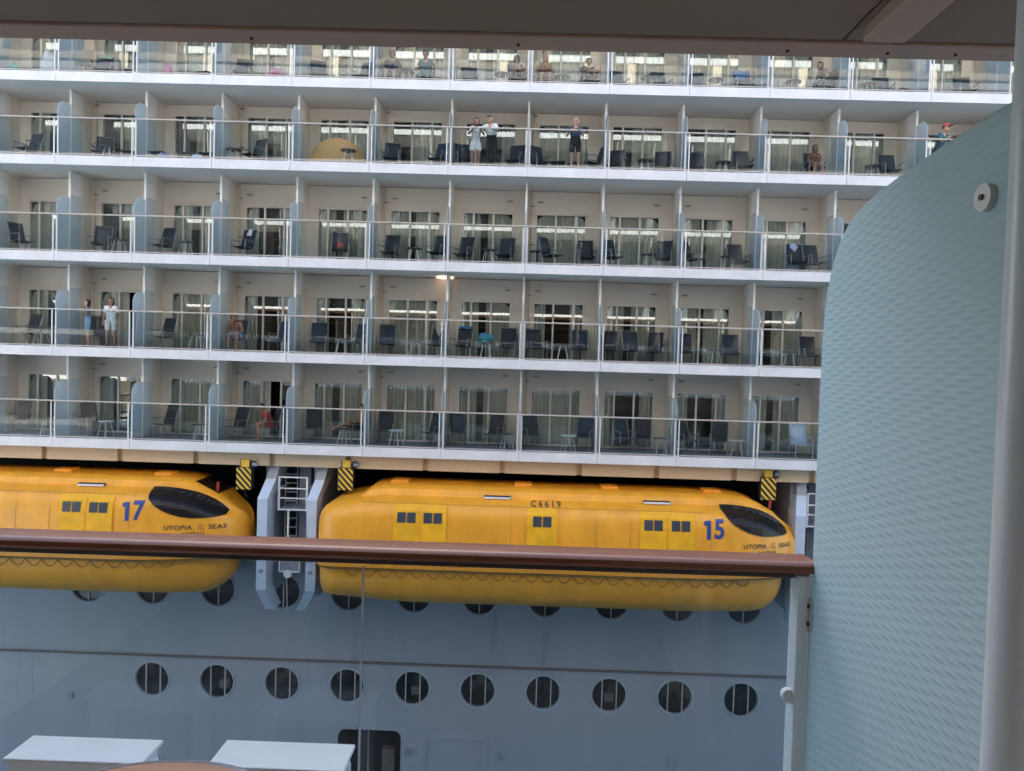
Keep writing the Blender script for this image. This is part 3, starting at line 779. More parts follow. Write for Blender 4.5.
def build_chair(fab, white=False):
    t = empty('balcony_chair')
    fr = 'chair_white' if white else 'chair_metal'
    def tb(name, pts, r_, mt): m = MB(); m.tube(pts, r_, mt, 6); return m.build(name, t, smooth=True)
    # seat and back are slightly sagging fabric slabs
    def slab(name, prof, w_, th, mt):
        n = len(prof); vs = []; c = 5
        for i, (y, z) in enumerate(prof):
            for j in range(c):
                u = -1+2*j/(c-1); sag = .02*(1-u*u)
                vs.append((u*w_, y+(sag if name == 'backrest' else 0), z-(sag if name == 'seat' else 0)))
        fs = [(i*c+j, i*c+j+1, (i+1)*c+j+1, (i+1)*c+j) for i in range(n-1) for j in range(c-1)]
        m = MB(); m.add(vs, fs, mt); o = m.build(name, t, smooth=True)
        bm = bmesh.new(); bm.from_mesh(o.data); bmesh.ops.solidify(bm, geom=bm.faces[:], thickness=th); bm.to_mesh(o.data); bm.free(); return o
    slab('seat', [(-.27, .44), (-.1, .425), (.1, .405), (.22, .40)], .25, .014, fab)
    slab('backrest', [(.20, .40), (.27, .62), (.34, .84), (.41, 1.04)], .25, .014, fab)
    for s_ in (-1, 1):
        tb('side_frame', [(s_*.265, -.29, .445), (s_*.265, .0, .42), (s_*.265, .20, .39), (s_*.265, .28, .62), (s_*.265, .42, 1.06)], .014, fr)
        tb('leg', [(s_*.275, -.27, .0), (s_*.275, -.25, .45), (s_*.28, -.22, .62)], .014, fr)
        tb('leg', [(s_*.275, .36, .0), (s_*.275, .20, .42)], .014, fr)
        m = MB(); m.bbox(s_*.285-.025, s_*.285+.025, -.26, .24, .62, .645, fr, .008); m.build('armrest', t)
    tb('crossbar', [(-.265, .42, 1.06), (.265, .42, 1.06)], .014, fr)
    return t
def build_table(top, legs):
    t = empty('balcony_table')
    m = MB(); m.disc((0, 0, .50), .25, 'z', .025, top, 24); m.build('table_top', t, smooth=True)
    for i in range(4):
        a = PI/4+PI/2*i; c, s_ = math.cos(a), math.sin(a)
        m = MB(); m.tube([(c*.12, s_*.12, .49), (c*.25, s_*.25, 0)], .014, legs, 6); m.build('leg', t, smooth=True)
    return t
def build_stool():
    t = empty('balcony_footstool')
    m = MB(); m.bbox(-.26, .26, -.22, .22, .36, .385, 'mesh_charcoal', .008); m.build('seat', t)
    for x in (-.24, .24):
        for y in (-.2, .2): m = MB(); m.tube([(x, y, .36), (x*1.05, y*1.05, 0)], .013, 'chair_metal', 6); m.build('leg', t, smooth=True)
    return t
protos = {('chair', 0): build_chair('mesh_charcoal'), ('chair', 1): build_chair('mesh_navy'), ('chair', 'white'): build_chair('chair_white', True),
          ('table', 0): build_table('table_dark', 'table_white'), ('table', 1): build_table('table_white', 'table_white'), ('stool', 0): build_stool()}
for p in protos.values(): note_kids(p)
usedp = set()
# keep pieces of one bay apart
bays = {}
for f in FURN: bays.setdefault((f[1], f[6]), []).append(f)
PLACED = {}
for (r, k), L in bays.items():
    L.sort(key=lambda f: f[2])
    for it in range(12):
        for i in range(len(L)-1):
            need = .60 if (L[i][0] == 'chair' and L[i+1][0] == 'chair') else .50
            d = L[i+1][2]-L[i][2]
            if d < need and abs(L[i][3]-L[i+1][3]) < .45:
                e = (need-d)/2; L[i][2] = max(px(k)+.4, L[i][2]-e); L[i+1][2] = min(px(k+1)-.4, L[i+1][2]+e)
    for kind in ('chair', 'table', 'stool'):
        M = [f for f in L if f[0] == kind]
        for i, f in enumerate(M):
            if kind == 'chair': key = ('chair', f[5]) if f[5] else ('chair', 1 if (r == 0 or random.random() < .25) else 0)
            elif kind == 'table': key = ('table', 1 if (r == 4 and k % 2 == 0) else 0)
            else: key = ('stool', 0)
            if key not in usedp: o = protos[key]; usedp.add(key)
            else: o = copy_tree(protos[key])
            rot = f[4] if f[4] is not None else random.uniform(-.45, .45)
            Y = f[3]
            if len(L) > 2 and kind == 'chair' and f[4] is None: Y = 24.75
            o.location = (f[2], Y, ZF[r]+.012); o.rotation_euler.z = rot
            PLACED.setdefault((kind, r), []).append((f[2], Y, rot, o))
            pos = '' if len(M) == 1 else (['left', 'right'][i] if len(M) == 2 else ['leftmost', 'middle', 'rightmost'][min(i, 2)])
            if len(M) == 4: pos = ['leftmost', 'second', 'third', 'rightmost'][i]
            look = {('chair', 0): 'charcoal mesh chair', ('chair', 1): 'navy mesh chair', ('chair', 'white'): 'pale blue-white plastic chair', ('table', 0): 'round dark-topped table',
                    ('table', 1): 'round pale-topped table', ('stool', 0): 'low dark mesh footstool'}[key]
            lab = f"{pos+' ' if pos else ''}{look} on the {ORD[k+1] if 0 <= k+1 < 14 else 'outermost'} balcony from the left, {ROWN[r]} row"
            tag(o, lab, {'chair': 'chair', 'table': 'table', 'stool': 'footstool'}[kind], {'chair': 'balcony chairs', 'table': 'small balcony tables', 'stool': 'balcony footstools'}[kind])
for key, p in protos.items():
    if key not in usedp:
        for c in list(p.children): bpy.data.objects.remove(c)
        bpy.data.objects.remove(p)
# ================================================================== TOWELS, BAGS, FLOATS
mat('towel_blue', (.06, .22, .42), .95, bump=.6, bscale=30); mat('towel_teal', (.07, .28, .33), .95, bump=.6, bscale=30); mat('towel_light', (.55, .66, .85), .95)
mat('cloth_purple', (.30, .30, .50), .95); mat('cloth_white', (.75, .75, .78), .95); mat('cloth_beige', (.50, .45, .36), .95); mat('cloth_pink', (.60, .15, .34), .8)
mat('cloth_green', (.10, .40, .30), .9); mat('float_pink', (.75, .22, .42), .35); mat('bag_red', (.50, .06, .05), .7); mat('bag_brown', (.30, .12, .08), .8)
def near(kind, r, pxx):
    X = world_x(pxx, ZF[r]+.5, 24.5); L = PLACED.get((kind, r), [])
    return min(L, key=lambda c: abs(c[0]-X))
def draped(name, r, chair, mt, label, wd=.24, low=.45, cat='towel'):
    x, y, rot, _ = chair; n, c = 14, 7; vs = []; rr = random.Random(label)
    prof = []
    for i in range(n):      # over the backrest: front side up, over the top, down the rear
        t = i/(n-1)
        if t < .45: s_ = t/.45; prof.append((.33+.085*s_-.03, low+.25+(1.07-low-.25)*s_))
        elif t < .55: prof.append((.425+(t-.45)*.5, 1.09))
        else: s_ = (t-.55)/.45; prof.append((.47-.02*s_, 1.08-(1.08-low)*s_))
    ph = rr.uniform(0, 6)
    for i, (a, b) in enumerate(prof):
        for j in range(c): u = -1+2*j/(c-1); vs.append((u*wd*(1+.06*math.sin(i*.7+ph)), a+.02*math.sin(j*1.7+i*.4+ph), b+.015*math.sin(j*1.3+ph)))
    fs = [(i*c+j, i*c+j+1, (i+1)*c+j+1, (i+1)*c+j) for i in range(n-1) for j in range(c-1)]
    m = MB(); m.add(vs, fs, mt); o = m.build(name, smooth=True)
    bm = bmesh.new(); bm.from_mesh(o.data); bmesh.ops.solidify(bm, geom=bm.faces[:], thickness=.012); bm.to_mesh(o.data); bm.free()
    o.location = (x, y, ZF[r]+.012); o.rotation_euler.z = rot; tag(o, label, cat); return o
def lump(name, loc, size, mt, label, cat, seed=1):
    bm = bmesh.new(); bmesh.ops.create_icosphere(bm, subdivisions=3, radius=1); rr = random.Random(seed); a = [rr.uniform(1, 4) for _ in range(6)]
    for v in bm.verts:
        d = 1+.13*math.sin(a[0]*v.co.x*2+a[1])+.10*math.sin(a[2]*v.co.y*3+a[3])+.08*math.sin(a[4]*v.co.z*3+a[5]); v.co *= d
        v.co.x *= size[0]; v.co.y *= size[1]; v.co.z *= size[2]; v.co.z = max(v.co.z, -size[2]*.8)
    me = bpy.data.meshes.new(name); bm.to_mesh(me); bm.free(); me.materials.append(MATS[mt]); me.polygons.foreach_set('use_smooth', [True]*len(me.polygons))
    o = bpy.data.objects.new(name, me); COL.objects.link(o); o.location = (loc[0], loc[1], loc[2]+size[2]*.8); tag(o, label, cat); return o
draped('beach_towel', 0, near('chair', 0, 744), 'towel_blue', 'bright blue towel over a chair on the top row', .26, .5)
draped('beach_towel', 2, near('chair', 2, 797), 'towel_light', 'pale blue towel over the rightmost chair of the third row', .26, .12)
draped('beach_towel', 3, near('chair', 3, 461), 'towel_blue', 'small dark blue towel on the chair beside the teal towel', .22, .75)
draped('beach_towel', 3, near('chair', 3, 435), 'cloth_beige', 'beige towel over a chair in the fourth row', .2, .35)
draped('beach_towel', 2, near('chair', 2, 243), 'cloth_white', 'white towel over a chair in the third row', .10, .6)
draped('beach_towel', 0, near('chair', 0, 100), 'cloth_green', 'green towel over a chair at the left of the top row', .2, .7)
X = world_x(337, ZF[1]+.4, 24.75); bm = bmesh.new(); bmesh.ops.create_uvsphere(bm, u_segments=40, v_segments=20, radius=1)  # ribbed tan half-dome, a stand-in for an unidentified tan shape
for v in bm.verts: a_ = math.atan2(v.co.y, v.co.x); v.co.x *= 1.0*(1+.012*math.cos(a_*16)); v.co.y *= .5*(1+.012*math.cos(a_*16)); v.co.z = max(v.co.z, 0)*1.12
me = bpy.data.meshes.new('tan_dome'); bm.to_mesh(me); bm.free(); me.materials.append(mat('dome_tan', (.72, .42, .16), .8)); me.polygons.foreach_set('use_smooth', [True]*len(me.polygons))
o = bpy.data.objects.new('tan_dome', me); COL.objects.link(o); o.location = (X, 24.75, ZF[1]+.012); tag(o, 'tan dome-shaped tent filling a second-row balcony left of the couple', 'tent')
t_ = near('table', 3, 486); lump('beach_towel', (t_[0], t_[1], ZF[3]+.525), (.27, .22, .17), 'towel_teal', 'teal towel heaped on a small table in the fourth row', 'towel', 3)
s_ = near('stool', 1, 185)
X = world_x(170, ZF[1]+.3, 24.4); lump('folded_cloth', (X, 23.95, ZF[1]+.012), (.2, .15, .14), 'cloth_purple', 'small lilac cloth on the floor, second row left', 'cloth', 5)
X = world_x(203, ZF[1]+.3, 24.4); lump('folded_cloth', (X, 23.95, ZF[1]+.012), (.2, .15, .13), 'towel_light', 'pale blue cloth on the floor, second row, right of the lilac cloth', 'cloth', 6)
X = world_x(168, ZF[0]+.5, 24.4); lump('beach_bag', (X, 24.4, ZF[0]+.012), (.17, .15, .34), 'cloth_pink', 'pink beach bag on the top row', 'bag', 7)
X = world_x(36, ZF[0]+.3, 24.4); lump('beach_bag', (X, 24.1, ZF[0]+.012), (.36, .2, .16), 'bag_brown', 'brown beach bag at the far left of the top row', 'bag', 8)
X = world_x(44, ZF[0]+.3, 24.4); lump('hanging_cloth', (X, 24.6, ZF[0]+.012), (.22, .1, .62), 'cloth_white', 'tall white cloth bundle at the far left of the top row', 'cloth', 12)
X = world_x(17, ZF[0]+.3, 24.4); lump('beach_bag', (X, 24.3, ZF[0]+.012), (.15, .15, .28), 'cloth_green', 'green beach bag at the far left of the top row', 'bag', 11)
c_ = near('chair', 2, 340); lump('beach_bag', (c_[0], c_[1], ZF[2]+.46), (.11, .10, .14), 'bag_red', 'red bag on a chair seat in the third row', 'bag', 9)
X = world_x(273, ZF[0]+.6, 24.5); m = MB(); m.tube([(.24*math.cos(2*PI*i/28), .0, .36+.24*math.sin(2*PI*i/28)) for i in range(28)], .10, 'float_pink', 10, closed=True)
o = m.build('swim_ring', smooth=True); o.location = (X, 24.8, ZF[0]+.05); tag(o, 'pink inflatable swim ring standing upright on the top row', 'swim ring')

# ================================================================== PEOPLE
mat('skin', (.50, .29, .20), .55); mat('skin_tan', (.38, .19, .12), .55); mat('hair_dark', (.018, .012, .01), .6); mat('hair_brown', (.07, .04, .025), .6); mat('hair_grey', (.35, .33, .31), .7)
mat('cl_white', (.78, .77, .75), .9); mat('cl_navy', (.045, .07, .13), .9); mat('cl_black', (.02, .02, .024), .9); mat('cl_teal', (.03, .14, .17), .9); mat('cl_red', (.45, .08, .06), .9)
mat('cl_lightblue', (.35, .48, .68), .9); mat('cl_brown', (.20, .09, .05), .9); mat('cl_grey', (.20, .21, .23), .9); mat('eye_dark', (.01, .01, .01), .3); mat('cap_red', (.65, .10, .08), .8); mat('lips', (.35, .10, .08), .5)
def person(loc, rz, pose, sex='m', top='cl_white', bottom='cl_navy', legs='shorts', skin='skin', hair='hair_dark', label='', dress=False, scale=1., shirt=True, cap=None, arms='rail'):
    V = Vector; J = {}
    sw = .185 if sex == 'm' else .16
    if pose == 'lean':
        pel, ch, nk, hd = V((0, .12, .93)), V((0, -.02, 1.30)), V((0, -.09, 1.46)), V((0, -.15, 1.60)); hips = .10
        kn = [V((-.11, .10, .50)), V((.12, .06, .50))]; an = [V((-.11, .14, .08)), V((.13, .16, .08))]
    elif pose == 'stand':
        pel, ch, nk, hd = V((0, 0, .93)), V((0, .0, 1.30)), V((0, .0, 1.47)), V((0, -.03, 1.62)); hips = .10
        kn = [V((-.11, -.02, .50)), V((.11, -.03, .50))]; an = [V((-.12, .02, .08)), V((.12, .02, .08))]
    elif pose == 'sit':
        pel, ch, nk, hd = V((0, .10, .53)), V((0, .14, .90)), V((0, .12, 1.07)), V((0, .06, 1.21)); hips = .10
        kn = [V((-.13, -.33, .54)), V((.14, -.33, .54))]; an = [V((-.13, -.36, .08)), V((.15, -.38, .08))]
    elif pose == 'hunch':
        pel, ch, nk, hd = V((0, .12, .53)), V((0, -.04, .86)), V((0, -.14, .99)), V((0, -.22, 1.10)); hips = .10
        kn = [V((-.14, -.30, .54)), V((.14, -.32, .54))]; an = [V((-.13, -.30, .08)), V((.15, -.36, .08))]
    else:  # recline, legs stretched onto a stool
        pel, ch, nk, hd = V((0, .06, .52)), V((0, .20, .86)), V((0, .22, 1.02)), V((0, .17, 1.15)); hips = .10
        kn = [V((-.12, -.38, .60)), V((.11, -.38, .64))]; an = [V((-.10, -.80, .50)), V((.10, -.80, .52))]
    hp = [pel+V((-hips, 0, -.03)), pel+V((hips, 0, -.03))]
    up = (nk-pel).normalized(); shc = nk-up*.07
    sh = [shc+V((-sw, 0, 0)), shc+V((sw, 0, 0))]
    if arms == 'rail': el = [sh[0]+V((-.10, -.10, -.25)), sh[1]+V((.10, -.10, -.25))]; ha = [V((-.16, -.33, 1.235)), V((.16, -.33, 1.235))]
    elif arms == 'phone': el = [sh[0]+V((-.10, -.08, -.26)), sh[1]+V((.07, -.10, -.26))]; ha = [sh[0]+V((.08, -.26, -.12)), V((.16, -.33, 1.235))]
    elif arms == 'around': el = [sh[0]+V((-.22, -.06, -.12)), sh[1]+V((.10, -.12, -.24))]; ha = [V((-.16, -.33, 1.235)), V((.10, -.33, 1.235))]
    elif arms == 'side': el = [sh[0]+V((-.07, .03, -.28)), sh[1]+V((.07, .03, -.28))]; ha = [el[0]+V((.0, -.08, -.24)), el[1]+V((.0, -.08, -.24))]
    elif arms == 'head': el = [sh[0]+V((-.22, -.05, .02)), sh[1]+V((.08, -.10, -.25))]; ha = [hd+V((-.12, -.06, .06)), V((.12, -.22, 1.22))]
    else: el = [sh[0]+V((-.09, -.04, -.26)), sh[1]+V((.09, -.04, -.26))]; ha = [kn[0]+V((.02, .14, .10)), kn[1]+V((-.02, .14, .10))]
    tp = top if shirt else skin
    P = []
    def cap_(a, ra, b, rb, m_): P.append((a, ra, b, rb, m_))
    mid = pel.lerp(ch, .5); wx = V((1, 0, 0))
    tw = 1.0 if sex == 'm' else .86
    for s_ in (-1, 1):
        cap_(pel+wx*.055*s_, .115*tw, mid+wx*.06*s_, .105*tw, bottom if not dress else tp); cap_(mid+wx*.06*s_+up*.03, .104*tw, ch+wx*.08*s_, .118*tw, tp); cap_(ch+wx*.08*s_, .118*tw, shc+wx*(sw-.05)*s_, .07, tp)
    if sex == 'f':
        for s_ in (-1, 1): cap_(ch+V((.07*s_, -.08, .0)), .06, ch+V((.07*s_, -.07, .01)), .06, tp)
    cap_(shc, .07, nk, .055, tp if False else skin); cap_(nk-up*.02, .052, hd-V((0, -.02, .05)), .05, skin)
    cap_(hd+V((0, .015, .03)), .092, hd+V((0, -.012, -.045)), .072, skin); cap_(hd+V((0, -.03, -.07)), .045, hd+V((0, -.045, -.085)), .035, skin)
    cap_(hd+V((0, -.085, .0)), .012, hd+V((0, -.105, -.028)), .016, skin)
    for s_ in (-1, 1): cap_(hd+V((.09*s_, .02, .01)), .016, hd+V((.088*s_, .02, -.02)), .012, skin)
    for i in (0, 1):
        s_ = -1 if i == 0 else 1; m1 = sh[i].lerp(el[i], .5)
        cap_(sh[i], .062, m1, .052, tp); cap_(m1, .045, el[i], .038, skin); cap_(el[i], .037, ha[i], .025, skin)
        d = (ha[i]-el[i]).normalized(); pal = ha[i]+d*.06; lat = wx-(d*wx.dot(d)); lat = lat.normalized() if lat.length > .1 else V((0, 0, 1))
        dn = V((0, 0, -1))-d*V((0, 0, -1)).dot(d); dn = dn.normalized() if dn.length > .1 else V((0, -1, 0))
        cap_(ha[i]+lat*.018, .021, pal+lat*.022, .018, skin); cap_(ha[i]-lat*.018, .021, pal-lat*.022, .018, skin)
        for q, ln in ((-1.5, .055), (-.5, .068), (.5, .072), (1.5, .062)):
            b0 = pal+lat*.0205*q; b1 = b0+d*ln*.55+dn*.008; cap_(b0, .010, b1, .0095, skin); cap_(b1, .0095, b1+d*ln*.35+dn*.03, .0085, skin)
        t0 = ha[i]-lat*s_*.025+d*.015; t1 = t0-lat*s_*.028+d*.03; cap_(t0, .012, t1, .011, skin); cap_(t1, .011, t1+d*.028, .009, skin)
        low = bottom if legs == 'long' else skin
        m2 = hp[i].lerp(kn[i], .62)
        cap_(hp[i], .098, m2, .082 if legs != 'bare' else .075, bottom if legs != 'bare' else skin); cap_(m2, .074, kn[i], .056, low); cap_(kn[i], .054, kn[i].lerp(an[i], .35)+V((0, .02, 0)), .056, low)
        cap_(kn[i].lerp(an[i], .35)+V((0, .02, 0)), .056, an[i], .036, low)
        fdir = V((0, -1, 0)) if an[i].z < .2 else V((0, -.25, 1)).normalized()
        hl_ = V((0, .05, -.045)) if an[i].z < .2 else V((0, -.02, -.05))
        toe = an[i]+fdir*.14+(V((0, 0, -.05)) if an[i].z < .2 else V((0, -.03, 0)))
        cap_(an[i]+hl_, .034, toe, .027, 'cl_grey' if legs == 'long' else skin)
    if dress:
        for i in (0, 1): cap_(pel.lerp(hp[i], .6), .125, hp[i].lerp(kn[i], .42), .118, tp)
    # capsules -> one mesh, then a voxel remesh makes one continuous skin
    bm = bmesh.new()
    for (a, ra, b, rb, m_) in P:
        d = b-a; L = d.length; z = d.normalized() if L > 1e-5 else V((0, 0, 1)); q = z.to_track_quat('Z', 'Y').to_matrix(); seg = 12; rings = []
        prof = [(-ra*math.cos(t), ra*math.sin(t)) for t in (.0, .5, 1.0, PI/2)]+[(L+rb*math.sin(t), rb*math.cos(t)) for t in (0, .55, 1.05, PI/2)]
        for (h, rr_) in prof:
            rr_ = max(rr_, 1e-4)
            rings.append([bm.verts.new(a+q@V((rr_*math.cos(2*PI*j/seg), rr_*math.sin(2*PI*j/seg), h))) for j in range(seg)])
        for i in range(len(rings)-1):
            for j in range(seg): bm.faces.new((rings[i][j], rings[i][(j+1) % seg], rings[i+1][(j+1) % seg], rings[i+1][j]))
        bm.faces.new(rings[0][::-1]); bm.faces.new(rings[-1])
    me = bpy.data.meshes.new('tmp'); bm.to_mesh(me); bm.free(); tmp = bpy.data.objects.new('tmp', me); COL.objects.link(tmp)
    md = tmp.modifiers.new('r', 'REMESH'); md.mode = 'VOXEL'; md.voxel_size = .0125; sm_ = tmp.modifiers.new('s', 'SMOOTH'); sm_.iterations = 2; sm_.factor = .4
    dg = bpy.context.evaluated_depsgraph_get(); me2 = bpy.data.meshes.new_from_object(tmp.evaluated_get(dg)); bpy.data.objects.remove(tmp)
    me2.name = 'person'; nf = len(me2.polygons); C = np.empty(nf*3, dtype=np.float32); me2.polygons.foreach_get('center', C); C = C.reshape(-1, 3)
    best = np.full(nf, 1e9); idx = np.zeros(nf, dtype=np.int32); names = []
    for (a, ra, b, rb, m_) in P:
        if m_ not in names: names.append(m_)
        A = np.array(a); D = np.array(b)-A; L2 = max(D@D, 1e-9); t = np.clip((C-A)@D/L2, 0, 1); dist = np.linalg.norm(C-A-t[:, None]*D, axis=1)-(ra+(rb-ra)*t)
        if m_ != skin: dist = dist-.006
        k_ = dist < best; best[k_] = dist[k_]; idx[k_] = names.index(m_)
    me2.materials.clear()
    for n_ in names: me2.materials.append(MATS[n_])
    me2.polygons.foreach_set('material_index', idx); me2.polygons.foreach_set('use_smooth', [True]*nf)
    o = bpy.data.objects.new('person', me2); COL.objects.link(o); o.location = loc; o.rotation_euler.z = rz; o.scale = (scale,)*3
    tag(o, label, 'person')
    # hair (and cap), eyes, mouth
    bm = bmesh.new(); bmesh.ops.create_uvsphere(bm, u_segments=18, v_segments=12, radius=.108)
    for v in bm.verts:
        if v.co.y < -.02 and v.co.z < .045: v.co.y = -.02+(v.co.y+.02)*.15; v.co *= .86
        if sex == 'f' and v.co.y > -.02 and v.co.z < 0: v.co.z *= 2.3; v.co.y *= .9
        elif v.co.z < -.03: v.co *= .82
        v.co += hd+V((0, .018, .035))
    mh = bpy.data.meshes.new('hair'); bm.to_mesh(mh); bm.free(); mh.materials.append(MATS[hair]); mh.polygons.foreach_set('use_smooth', [True]*len(mh.polygons))
    h_ = bpy.data.objects.new('hair', mh); COL.objects.link(h_); h_.parent = o
    m = MB()
    for s_ in (-1, 1): m.disc((hd.x+.034*s_, hd.y-.083, hd.z+.012), .013, 'y', .012, 'eye_dark', 10)
    m.build('eyes', o); m = MB(); m.bbox(hd.x-.024, hd.x+.024, hd.y-.094, hd.y-.08, hd.z-.062, hd.z-.052, 'lips', .003); m.build('mouth', o)
    if cap:
        bm = bmesh.new(); bmesh.ops.create_uvsphere(bm, u_segments=18, v_segments=10, radius=.118)
        for v in bm.verts: v.co.z = max(v.co.z, 0)*.95; v.co += hd+V((0, .01, .055))
        mh = bpy.data.meshes.new('cap'); bm.to_mesh(mh); bm.free(); mh.materials.append(MATS[cap]); mh.polygons.foreach_set('use_smooth', [True]*len(mh.polygons)); c_ = bpy.data.objects.new('cap', mh); COL.objects.link(c_); c_.parent = o
        m = MB(); m.bbox(hd.x-.08, hd.x+.08, hd.y-.20, hd.y-.06, hd.z+.055, hd.z+.068, cap, .005); m.build('cap_brim', c_)
    return o
def PX(p, r, Y, dz=1.0): return world_x(p, ZF[r]+dz, Y)
fz = lambda r: ZF[r]+.012
YL = YR+.36
person((PX(476, 1, YL), YL, fz(1)), .15, 'lean', 'f', 'cl_white', 'cl_white', 'bare', 'skin_tan', 'hair_dark', 'woman in a short white dress leaning at the rail of the second row', dress=True, scale=.91)
person((PX(491, 1, YL), YL+.02, fz(1)), -.25, 'lean', 'm', 'cl_white', 'cl_black', 'long', 'skin', 'hair_grey', 'man in white shirt and dark trousers leaning on the rail beside the woman', cap='cl_grey', scale=.97, arms='around')
person((PX(575.5, 1, YL), YL, fz(1)), -.1, 'stand', 'm', 'cl_navy', 'cl_black', 'shorts', 'skin', 'skin', 'bald man in navy shirt and black shorts standing alone at the second-row rail', scale=.96, arms='phone')
person((PX(941, 1, YL), YL, fz(1)), .5, 'lean', 'm', 'cl_teal', 'cl_navy', 'shorts', 'skin', 'hair_brown', 'person in red cap and dark blue shirt leaning on the rail, far right', cap='cap_red')
person((PX(87, 3, 23.9), 23.95, fz(3)), -.9, 'stand', 'f', 'cl_grey', 'cl_lightblue', 'shorts', 'skin', 'hair_dark', 'young woman in light blue shorts standing in the fourth row', scale=.88, arms='head')
person((PX(110, 3, 23.9), 23.95, fz(3)), .25, 'stand', 'f', 'cl_white', 'cl_white', 'shorts', 'skin_tan', 'hair_dark', 'woman in white top and white shorts standing in the fourth row', scale=.93, arms='side')
def seat(r, pxx, **k):
    c = near('chair', r, pxx); rot = k.pop('rot', c[2]); pose = k.pop('pose', 'sit')
    c[3].rotation_euler.z = rot
    return person((c[0], c[1], fz(r)), rot, pose, arms='lap', **k)
seat(0, 391, top='cl_navy', bottom='cl_black', hair='hair_grey', label='man in dark navy shirt seated on the top row, left of the person in teal')
seat(0, 425, top='cl_teal', bottom='cl_teal', legs='long', hair='hair_brown', label='person in teal clothes seated on the top row')
seat(0, 520, pose='recline', top='cl_grey', bottom='cl_black', sex='f', label='person in grey top reclining on the top row, left of the tanned woman')
seat(0, 545, sex='f', top='cl_brown', bottom='cl_brown', skin='skin_tan', label='tanned woman in brown swimsuit seated on the top row', legs='bare')
seat(0, 590, pose='recline', top='cl_black', bottom='cl_black', hair='hair_dark', label='dark-haired person in black stretching out legs on the top row')
seat(0, 828, pose='hunch', rot=-1.2, sex='f', top='cl_grey', bottom='cl_navy', legs='long', label='woman in navy trousers sitting sideways at the right of the top row')
seat(1, 815, sex='f', top='cl_brown', bottom='cl_brown', skin='skin_tan', label='person in brown seated at the right of the second row', scale=.92)
seat(3, 236, pose='hunch', shirt=False, bottom='cl_lightblue', skin='skin_tan', label='shirtless person in light blue shorts seated in the fourth row')
seat(4, 267, pose='hunch', rot=-.9, top='cl_red', bottom='cl_red', skin='skin_tan', label='person in red clothes hunched forward on a lowest-row chair')
seat(4, 356, pose='recline', rot=-1.0, shirt=False, bottom='cl_black', skin='skin_tan', label='shirtless man with legs stretched out on the lowest row')

# ================================================================== THE BALCONY THE PHOTO IS TAKEN FROM
own = empty('home_ship', (0, -5, -17)); tag(own, 'our own white ship with the shaded balcony the picture is taken from', 'cruise ship')
OO = Vector((0, -5, -17))
def ob(mb, name, smooth=False):
    o = mb.build(name, None, smooth=smooth); o.data.transform(Matrix.Translation(-OO)); o.location = (0, 0, 0); o.parent = own; return o
m = MB(); m.box(-2.2, 2.6, -.6, 2.2, -1.63, -1.6, 'own_deck'); ob(m, 'balcony_floor')
m = MB(); m.box(-60, 60, -1.0, -.6, -4.6, 1.3, 'own_wall'); m.box(-60, 60, -1.0, -.6, 1.3, 15.4, 'own_doors'); m.box(-60, 60, -3.0, .0, 15.12, 15.9, 'own_white'); m.box(-60, 60, -3, -.2, 15.91, 17.85, 'own_doors'); m.box(-60, 60, -3, .0, 17.86, 18.28, 'own_white'); m.box(-60, 60, -3, -.2, 18.29, 18.5, 'own_doors'); m.box(-60, 60, -3, .0, 18.51, 18.95, 'own_cream'); m.box(-60, 60, -3, -.2, 18.96, 20.6, 'own_doors'); m.box(-60, 60, -3, .0, 20.61, 21.2, 'own_white'); m.box(-60, 60, -6, -3.3, 1, 15, 'own_doors')
for k in range(-30, 30): m.box(k*2.1, k*2.1+.35, -.18, -.02, 15.95, 17.8, 'own_cream'); m.box(k*2.9+.7, k*2.9+1.3, -.18, -.02, 19.0, 20.55, 'own_cream')
ob(m, 'cabin_front')
m = MB()
m.box(-60, 60, -.6, 2.26, -1.90, -1.63, 'own_white'); m.box(-60, 60, -.6, 1.0, .912, 1.15, 'ceiling_taupe'); m.box(-60, 60, -.6, 2.26, -4.6, -4.3, 'own_white')
for z, th in ((3.3, .16), (6.1, .3), (8.9, .26), (12.0, .3), (15.1, .34)): m.box(-60, 60, -.6, 2.26, z-th, z, 'own_white')
ob(m, 'deck_slab')
m = MB()      # edge of the ceiling: flush panels, then the lip and the outer face
m.bbox(-60, .850, 1.0, 2.072, .912, 1.15, 'ceiling_taupe', .006); m.bbox(.856, 60, 1.0, 2.072, .912, 1.15, 'ceiling_taupe', .006)
m.bbox(-60, 60, 2.076, 2.17, .905, 1.149, 'trim_pink', .006)
m.box(-60, 60, 2.17, 2.26, .955, 1.3, 'own_white')
ob(m, 'ceiling_edge')
m = MB(); m.bbox(.872, .985, -.6, 2.00, .875, .964, 'trim_pink', .008); m.box(.986, 1.0, 1.93, 2.06, .900, .93, 'screw'); ob(m, 'ceiling_beam')
m = MB(); m.box(-60, 60, 2.1, 2.2, -17.2, -4.6, 'own_hull'); m.box(-60, 60, -20, 2.1, -17.2, -17.1, 'own_hull'); ob(m, 'own_hull')
m = MB()
for k in range(-24, 25):
    x = .86+2.45*k
    if k in (0, -1): 
        m.box(x-.02, x+.02, -.6, 1.9, 1.4, 15.3, 'own_doors'); continue
    m.box(x-.02, x+.02, -.6, 2.1, -4.5, 15.3, 'own_wall')
ob(m, 'own_dividers')
m = MB()
for i in range(0, 5):
    if i == 0: 
        for a, b in ((-60, -2.4), (3.4, 60)): m.box(a, b, 2.12, 2.14, -1.6, -.5, 'own_glass')
        continue
    z = (0, 3.3, 6.1, 8.9, 12.0)[min(i, 4)]; m.box(-60, 60, 2.12, 2.14, z, z+1.05, 'own_glass')
ob(m, 'own_rail_glass')
m = MB()
